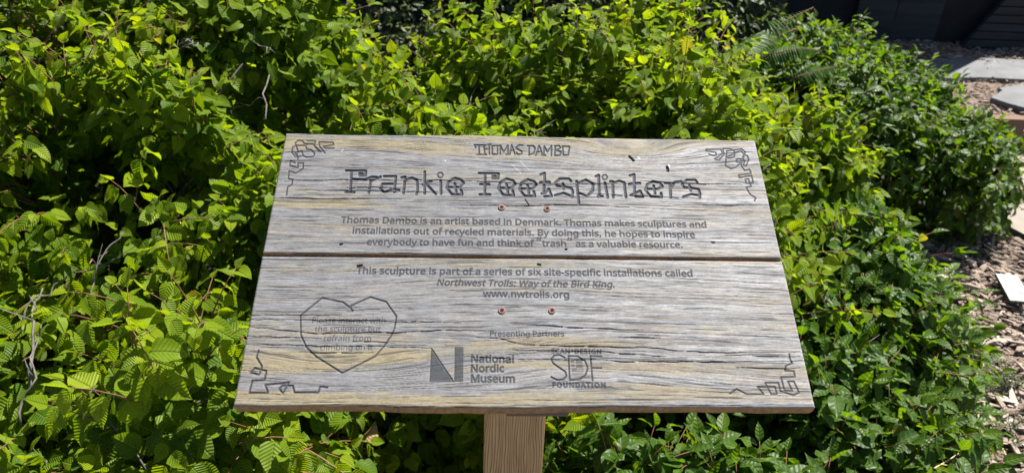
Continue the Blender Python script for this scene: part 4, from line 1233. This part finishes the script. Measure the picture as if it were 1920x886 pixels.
rg = np.random.default_rng(8)
h = Plant('deciduous_shrub', 'yellow-green pleated-leaf shrub directly behind the top edge of the sign', 'shrub', (0.2, 1.8, 0), GH)
lob = [(-0.12, 1.55, 0.56, 0.44, 0.38, 0.56), (-0.04, 1.32, 0.54, 0.34, 0.24, 0.46), (0.38, 1.75, 0.56, 0.44, 0.40, 0.50), (0.36, 2.18, 0.62, 0.37, 0.38, 0.54), (-0.02, 2.1, 0.64, 0.42, 0.40, 0.55), (0.50, 1.95, 0.56, 0.32, 0.30, 0.53), (0.86, 2.18, 0.50, 0.34, 0.28, 0.36)]
grow(h, lob, 350, rg, hollows=HZ, lighter=0.0)
frame_branches(h, lob, 10, rg, 0.006)
for px, z, r in (([(1370, 255), (1420, 244), (1480, 236), (1550, 238), (1600, 245)], 0.86, 0.005), ([(1385, 250), (1430, 225), (1462, 200), (1470, 180)], 0.88, 0.004), ([(930, 95), (965, 82), (1000, 80)], 1.06, 0.004), ([(980, 245), (1010, 236), (1040, 225)], 1.04, 0.003), ([(870, 190), (900, 140), (960, 85)], 1.05, 0.003), ([(1098, 150), (1112, 110), (1125, 50)], 1.05, 0.003)):
    seen_branch(h, px, z, r)
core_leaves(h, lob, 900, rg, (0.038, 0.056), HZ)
h.finish('hazel', 'hazel_leaf')

GD = 'glossy dark green shrubs right of the sign'
rg = np.random.default_rng(9)
h = Plant('glossy_shrub', 'low glossy dark green shrub right below the sign, beside the post', 'shrub', (0.5, 0.9, 0), GD)
lob = [(0.50, 0.92, 0.25, 0.42, 0.34, 0.41), (0.25, 0.80, 0.22, 0.28, 0.26, 0.39), (0.22, 1.02, 0.24, 0.24, 0.2, 0.42), (0.76, 1.22, 0.24, 0.30, 0.34, 0.38), (0.66, 0.62, 0.12, 0.30, 0.34, 0.34)]
grow(h, lob, 420, rg, opposite=True, size=(0.046, 0.068), droop=0.6, nleaf=(2, 4), tl=(0.08, 0.17), amp=0.07, hollows=[hol(1120, 850, 0.5, 0.10)])
frame_branches(h, lob, 10, rg, 0.005)
core_leaves(h, lob, 800, rg, (0.042, 0.062))
h.finish('dogwood', 'dogwood_leaf', wavy=0.03)

rg = np.random.default_rng(10)
h = Plant('glossy_shrub', 'glossy dark green shrub along the right side of the boards, bordering wood chips', 'shrub', (0.95, 1.75, 0), GD)
lob = [(0.84, 1.72, 0.36, 0.36, 0.28, 0.40), (0.78, 1.55, 0.28, 0.40, 0.38, 0.38), (1.0, 1.88, 0.22, 0.34, 0.36, 0.33), (0.98, 2.28, 0.30, 0.40, 0.34, 0.38), (0.98, 1.48, 0.12, 0.20, 0.28, 0.24)]
grow(h, lob, 420, rg, opposite=True, size=(0.046, 0.068), droop=0.6, nleaf=(2, 4), tl=(0.08, 0.17), amp=0.07, hollows=[(1.25, 2.25, 0.5, 0.16)])
frame_branches(h, lob, 10, rg, 0.005)
core_leaves(h, lob, 800, rg, (0.042, 0.062))
h.finish('dogwood', 'dogwood_leaf', wavy=0.03)

rg = np.random.default_rng(12)
h = Plant('glossy_shrub', 'rounded glossy dark green shrub standing farthest back, next to the concrete path', 'shrub', (1.75, 3.4, 0), GD)
lob = [(1.68, 3.42, 0.32, 0.46, 0.42, 0.42), (1.95, 3.20, 0.24, 0.34, 0.36, 0.34), (1.35, 3.15, 0.32, 0.46, 0.44, 0.42), (1.60, 3.72, 0.36, 0.36, 0.34, 0.41), (1.32, 3.5, 0.34, 0.46, 0.36, 0.42), (1.05, 2.8, 0.3, 0.4, 0.36, 0.42)]
grow(h, lob, 330, rg, opposite=True, size=(0.050, 0.068), droop=0.5, nleaf=(2, 4), tl=(0.09, 0.2), amp=0.09, hollows=[(1.5, 2.80, 0.3, 0.22), (1.64, 2.88, 0.28, 0.19)])
frame_branches(h, lob, 10, rg, 0.006)
core_leaves(h, lob, 800, rg, (0.042, 0.062))
h.finish('dogwood', 'dogwood_leaf', wavy=0.03)

# background plants between the shrubs and the dark planks
GBK = 'shaded shrubs behind the yellow-green shrubs'
for bx, by, s, lb in ((-1.7, 4.0, 31, 'dull green shrub half hidden at the back, leftmost behind the pleated-leaf shrubs'), (-0.4, 4.05, 32, 'dull green shrub half hidden behind the shrub above the sign'), (0.7, 4.0, 33, 'dull green shrub half hidden behind the fern')):
    rg = np.random.default_rng(s)
    h = Plant('background_shrub', lb, 'shrub', (bx, by, 0), GBK)
    lob = [(bx - 0.35, by, 0.5, 0.5, 0.4, 0.55), (bx + 0.35, by + 0.1, 0.45, 0.5, 0.4, 0.5)]
    grow(h, lob, 150, rg, size=(0.04, 0.06), droop=0.4, nleaf=(4, 6), amp=0.1)
    frame_branches(h, lob, 6, rg)
    core_leaves(h, lob, 500, rg, (0.04, 0.06))
    h.finish('small', 'twiggy_leaf')

# twiggy small-leaved plant in the far upper left corner
rg = np.random.default_rng(14)
g = ground(35, 60, 1.1)
h = Plant('twiggy_plant', 'brownish twiggy small-leaved plant in the upper left corner', 'shrub', (g[0] - 0.1, g[1] + 0.05, 0))
lob = [(g[0] - 0.12, g[1] + 0.02, 0.85, 0.24, 0.24, 0.46)]
grow(h, lob, 260, rg, size=(0.018, 0.032), droop=0.2, nleaf=(5, 8), tl=(0.12, 0.2), amp=0.05)
for _ in range(40):
    s = np.array([g[0] + rg.normal(0, 0.12), g[1] + rg.normal(0, 0.12), 0.9]); e = s + np.array([rg.normal(0, 0.16), rg.normal(0, 0.12), rg.uniform(0.1, 0.38)])
    h.tw.tube([s, (s + e) / 2 + rg.normal(0, 0.01, 3), e], [0.003, 0.002, 0.001], 4)
h.finish('small', 'twiggy_leaf')

# fern fronds between the shrubs
rg = np.random.default_rng(15)
base = ground(1345, 135, 0.72)
h = Plant('fern', 'arching green fern frond sticking out against the dark planks', 'fern', (base[0], base[1], 0))


def frond(pts, wmax, n=46):
    pts = np.array(pts); seg = np.linspace(0, 1, len(pts)); tt = np.linspace(0, 1, n)
    C = np.stack([np.interp(tt, seg, pts[:, i]) for i in range(3)], 1)
    for _ in range(3): C[1:-1] = (C[:-2] + 2 * C[1:-1] + C[2:]) / 4
    P_, D_, N_, L_, R_ = [], [], [], [], []
    stem = MB(); stem.tube(C[::5], np.linspace(0.003, 0.001, len(C[::5])), 5)
    for i in range(2, n):
        T = unit(C[min(i + 1, n - 1)] - C[i - 1])
        S = unit(np.cross(T, UP * 0.9 + np.array([0, -0.45, 0])))
        t = tt[i]
        l = wmax * (0.35 + 0.65 * min(1, t * 3)) * (1 - t ** 2.2) + 0.006
        for sg in (1, -1):
            P_.append(C[i]); D_.append(unit(S * sg + T * 0.35 - UP * 0.25)); N_.append(unit(UP - np.array([0, 0.5, 0]) + rg.normal(0, 0.12, 3))); L_.append(l * rg.uniform(0.9, 1.1)); R_.append(float(rg.uniform(0.2, 0.9)))
    nl = len(P_)
    V, F, A = leaf_mesh(np.array(P_), np.array(D_), np.array(N_), np.array(L_), 'strap', np.full(nl, 0.4), np.full(nl, 0.25), np.array(R_), 0.0)
    fo = mesh_obj('frond', V, F, M['fern_leaf'], h.root, smooth=True, attrs={'leaf': ('FLOAT_VECTOR', A)})
    stem.build('stem', M['young_twig'], fo, smooth=True)


frond([ground(1345, 135, 0.70), ground(1385, 95, 0.86), ground(1440, 55, 1.0), ground(1525, 14, 1.06)], 0.075)
frond([ground(1330, 150, 0.70), ground(1370, 110, 0.80), ground(1440, 75, 0.86), ground(1500, 50, 0.88)], 0.07)
frond([ground(1480, 150, 0.72), ground(1530, 132, 0.76), ground(1585, 122, 0.76)], 0.05, 30)
frond([ground(1360, 140, 0.70), ground(1430, 105, 0.80), ground(1500, 90, 0.84), ground(1540, 95, 0.82)], 0.065)

# silver plants on the right edge
for px, py, s, lb in ((1885, 715, 41, 'soft silver-green plant, the larger one in the chips by the right edge'), (1908, 815, 42, 'soft silver-green plant, the smaller one in the lower right corner')):
    rg = np.random.default_rng(s)
    g = ground(px, py, 0.04)
    h = Plant('silver_plant', lb, 'plant', (g[0], g[1], 0), 'silver-green plants in the wood chips')
    nst = 22 if s == 41 else 14
    for _ in range(nst):
        d = unit([rg.normal(0, 0.7), rg.normal(0, 0.7), 1.0])
        ln = rg.uniform(0.06, 0.12)
        b0 = np.array([g[0] + rg.normal(0, 0.03), g[1] + rg.normal(0, 0.03), 0.0])
        sm = MB(); sm.tube([b0, b0 + d * ln], [0.002, 0.0012], 4); sm.build('stem', M['branch'], h.root)
        for k in range(14):
            t = 0.25 + 0.75 * k / 13
            a = k * 2.4
            S = unit(np.cross(d, UP) + 1e-6); T = np.cross(d, S)
            dd = unit(S * math.cos(a) + T * math.sin(a) + d * 0.6)
            h.leaf(b0 + d * ln * t, dd, unit(d + rg.normal(0, 0.2, 3)), rg.uniform(0.014, 0.026), 0.3, 0.3, float(rg.uniform(0.1, 0.95)))
    h.finish('strap', 'silver_leaf', twig_mat='branch', wavy=0.02)

# dry grass stems in the lower right corner
g = ground(1640, 884, 0.35)
gr = thing('dry_grass', 'dry straw-coloured grass stems arching over the lower right shrub', 'grass tuft', (1.15, 1.15, 0))
mb = MB()
for px, z in (([(1640, 886), (1680, 872), (1730, 866), (1790, 872), (1850, 892)], 0.46), ([(1735, 886), (1775, 864), (1808, 842)], 0.44), ([(1790, 900), (1850, 880), (1905, 862)], 0.3), ([(1880, 840), (1900, 880), (1925, 930)], 0.2), ([(1845, 690), (1838, 650), (1860, 622)], 0.22)):
    P = np.array([ground(x, y, z) for x, y in px]); tt = np.linspace(0, 1, 14)
    C = np.stack([np.interp(tt, np.linspace(0, 1, len(P)), P[:, i]) for i in range(3)], 1)
    for _ in range(2): C[1:-1] = (C[:-2] + 2 * C[1:-1] + C[2:]) / 4
    mb = MB(); mb.tube(C, np.linspace(0.0016, 0.0008, 14), 5); mb.build('stem', M['straw'], gr, smooth=True)

# ------------------------------------------------------------------ small white plant label
zc_ = 0.06
c0, c1, c3 = ground(1867.5, 513, zc_), ground(1907, 516.5, zc_), ground(1894, 562, zc_)
ax, ay = c1 - c0, c3 - c0
ctr = c0 + ax / 2 + ay / 2
lab = thing('plant_label', 'small white printed plant label on a dark holder in the wood chips', 'plant label', (ctr[0], ctr[1], 0.0))


def quad_box(name, p, a, b, z0, z1, mat):
    vs = [p, p + a, p + a + b, p + b]
    vs = [v + UP * (z0 - zc_) for v in vs] + [v + UP * (z1 - zc_) for v in vs]
    mesh_obj(name, vs, [[0, 1, 2, 3], [7, 6, 5, 4], [0, 4, 5, 1], [1, 5, 6, 2], [2, 6, 7, 3], [3, 7, 4, 0]], mat, lab)


quad_box('face_plate', c0, ax, ay, zc_ - 0.002, zc_ + 0.001, M['white'])
quad_box('holder', c0 - ax * 0.02 - ay * 0.02, ax * 1.04, ay * 1.04, zc_ - 0.012, zc_ - 0.0025, M['label_back'])
mb = MB()
mb.tube([(ctr[0], ctr[1], -0.04), (ctr[0], ctr[1], zc_ - 0.012)], 0.006, 8)
mb.build('stake', M['label_back'], lab)
mb = MB()
rr = random.Random(3)
for k, (s0, ln) in enumerate(((0.10, 0.62), (0.10, 0.66), (0.12, 0.60), (0.22, 0.30), (0.12, 0.56), (0.12, 0.50))):
    fx = 0.86 - k * 0.12
    y = s0
    while y < s0 + ln:
        wl = rr.uniform(0.03, 0.08)
        p = c0 + ax * fx + ay * y
        a, b = ax * 0.06, ay * wl
        mb.add([p + UP * 0.0014, p + a + UP * 0.0014, p + a + b + UP * 0.0014, p + b + UP * 0.0014], [[0, 1, 2, 3]])
        y += wl + 0.018
mb.build('print', M['black'], lab)
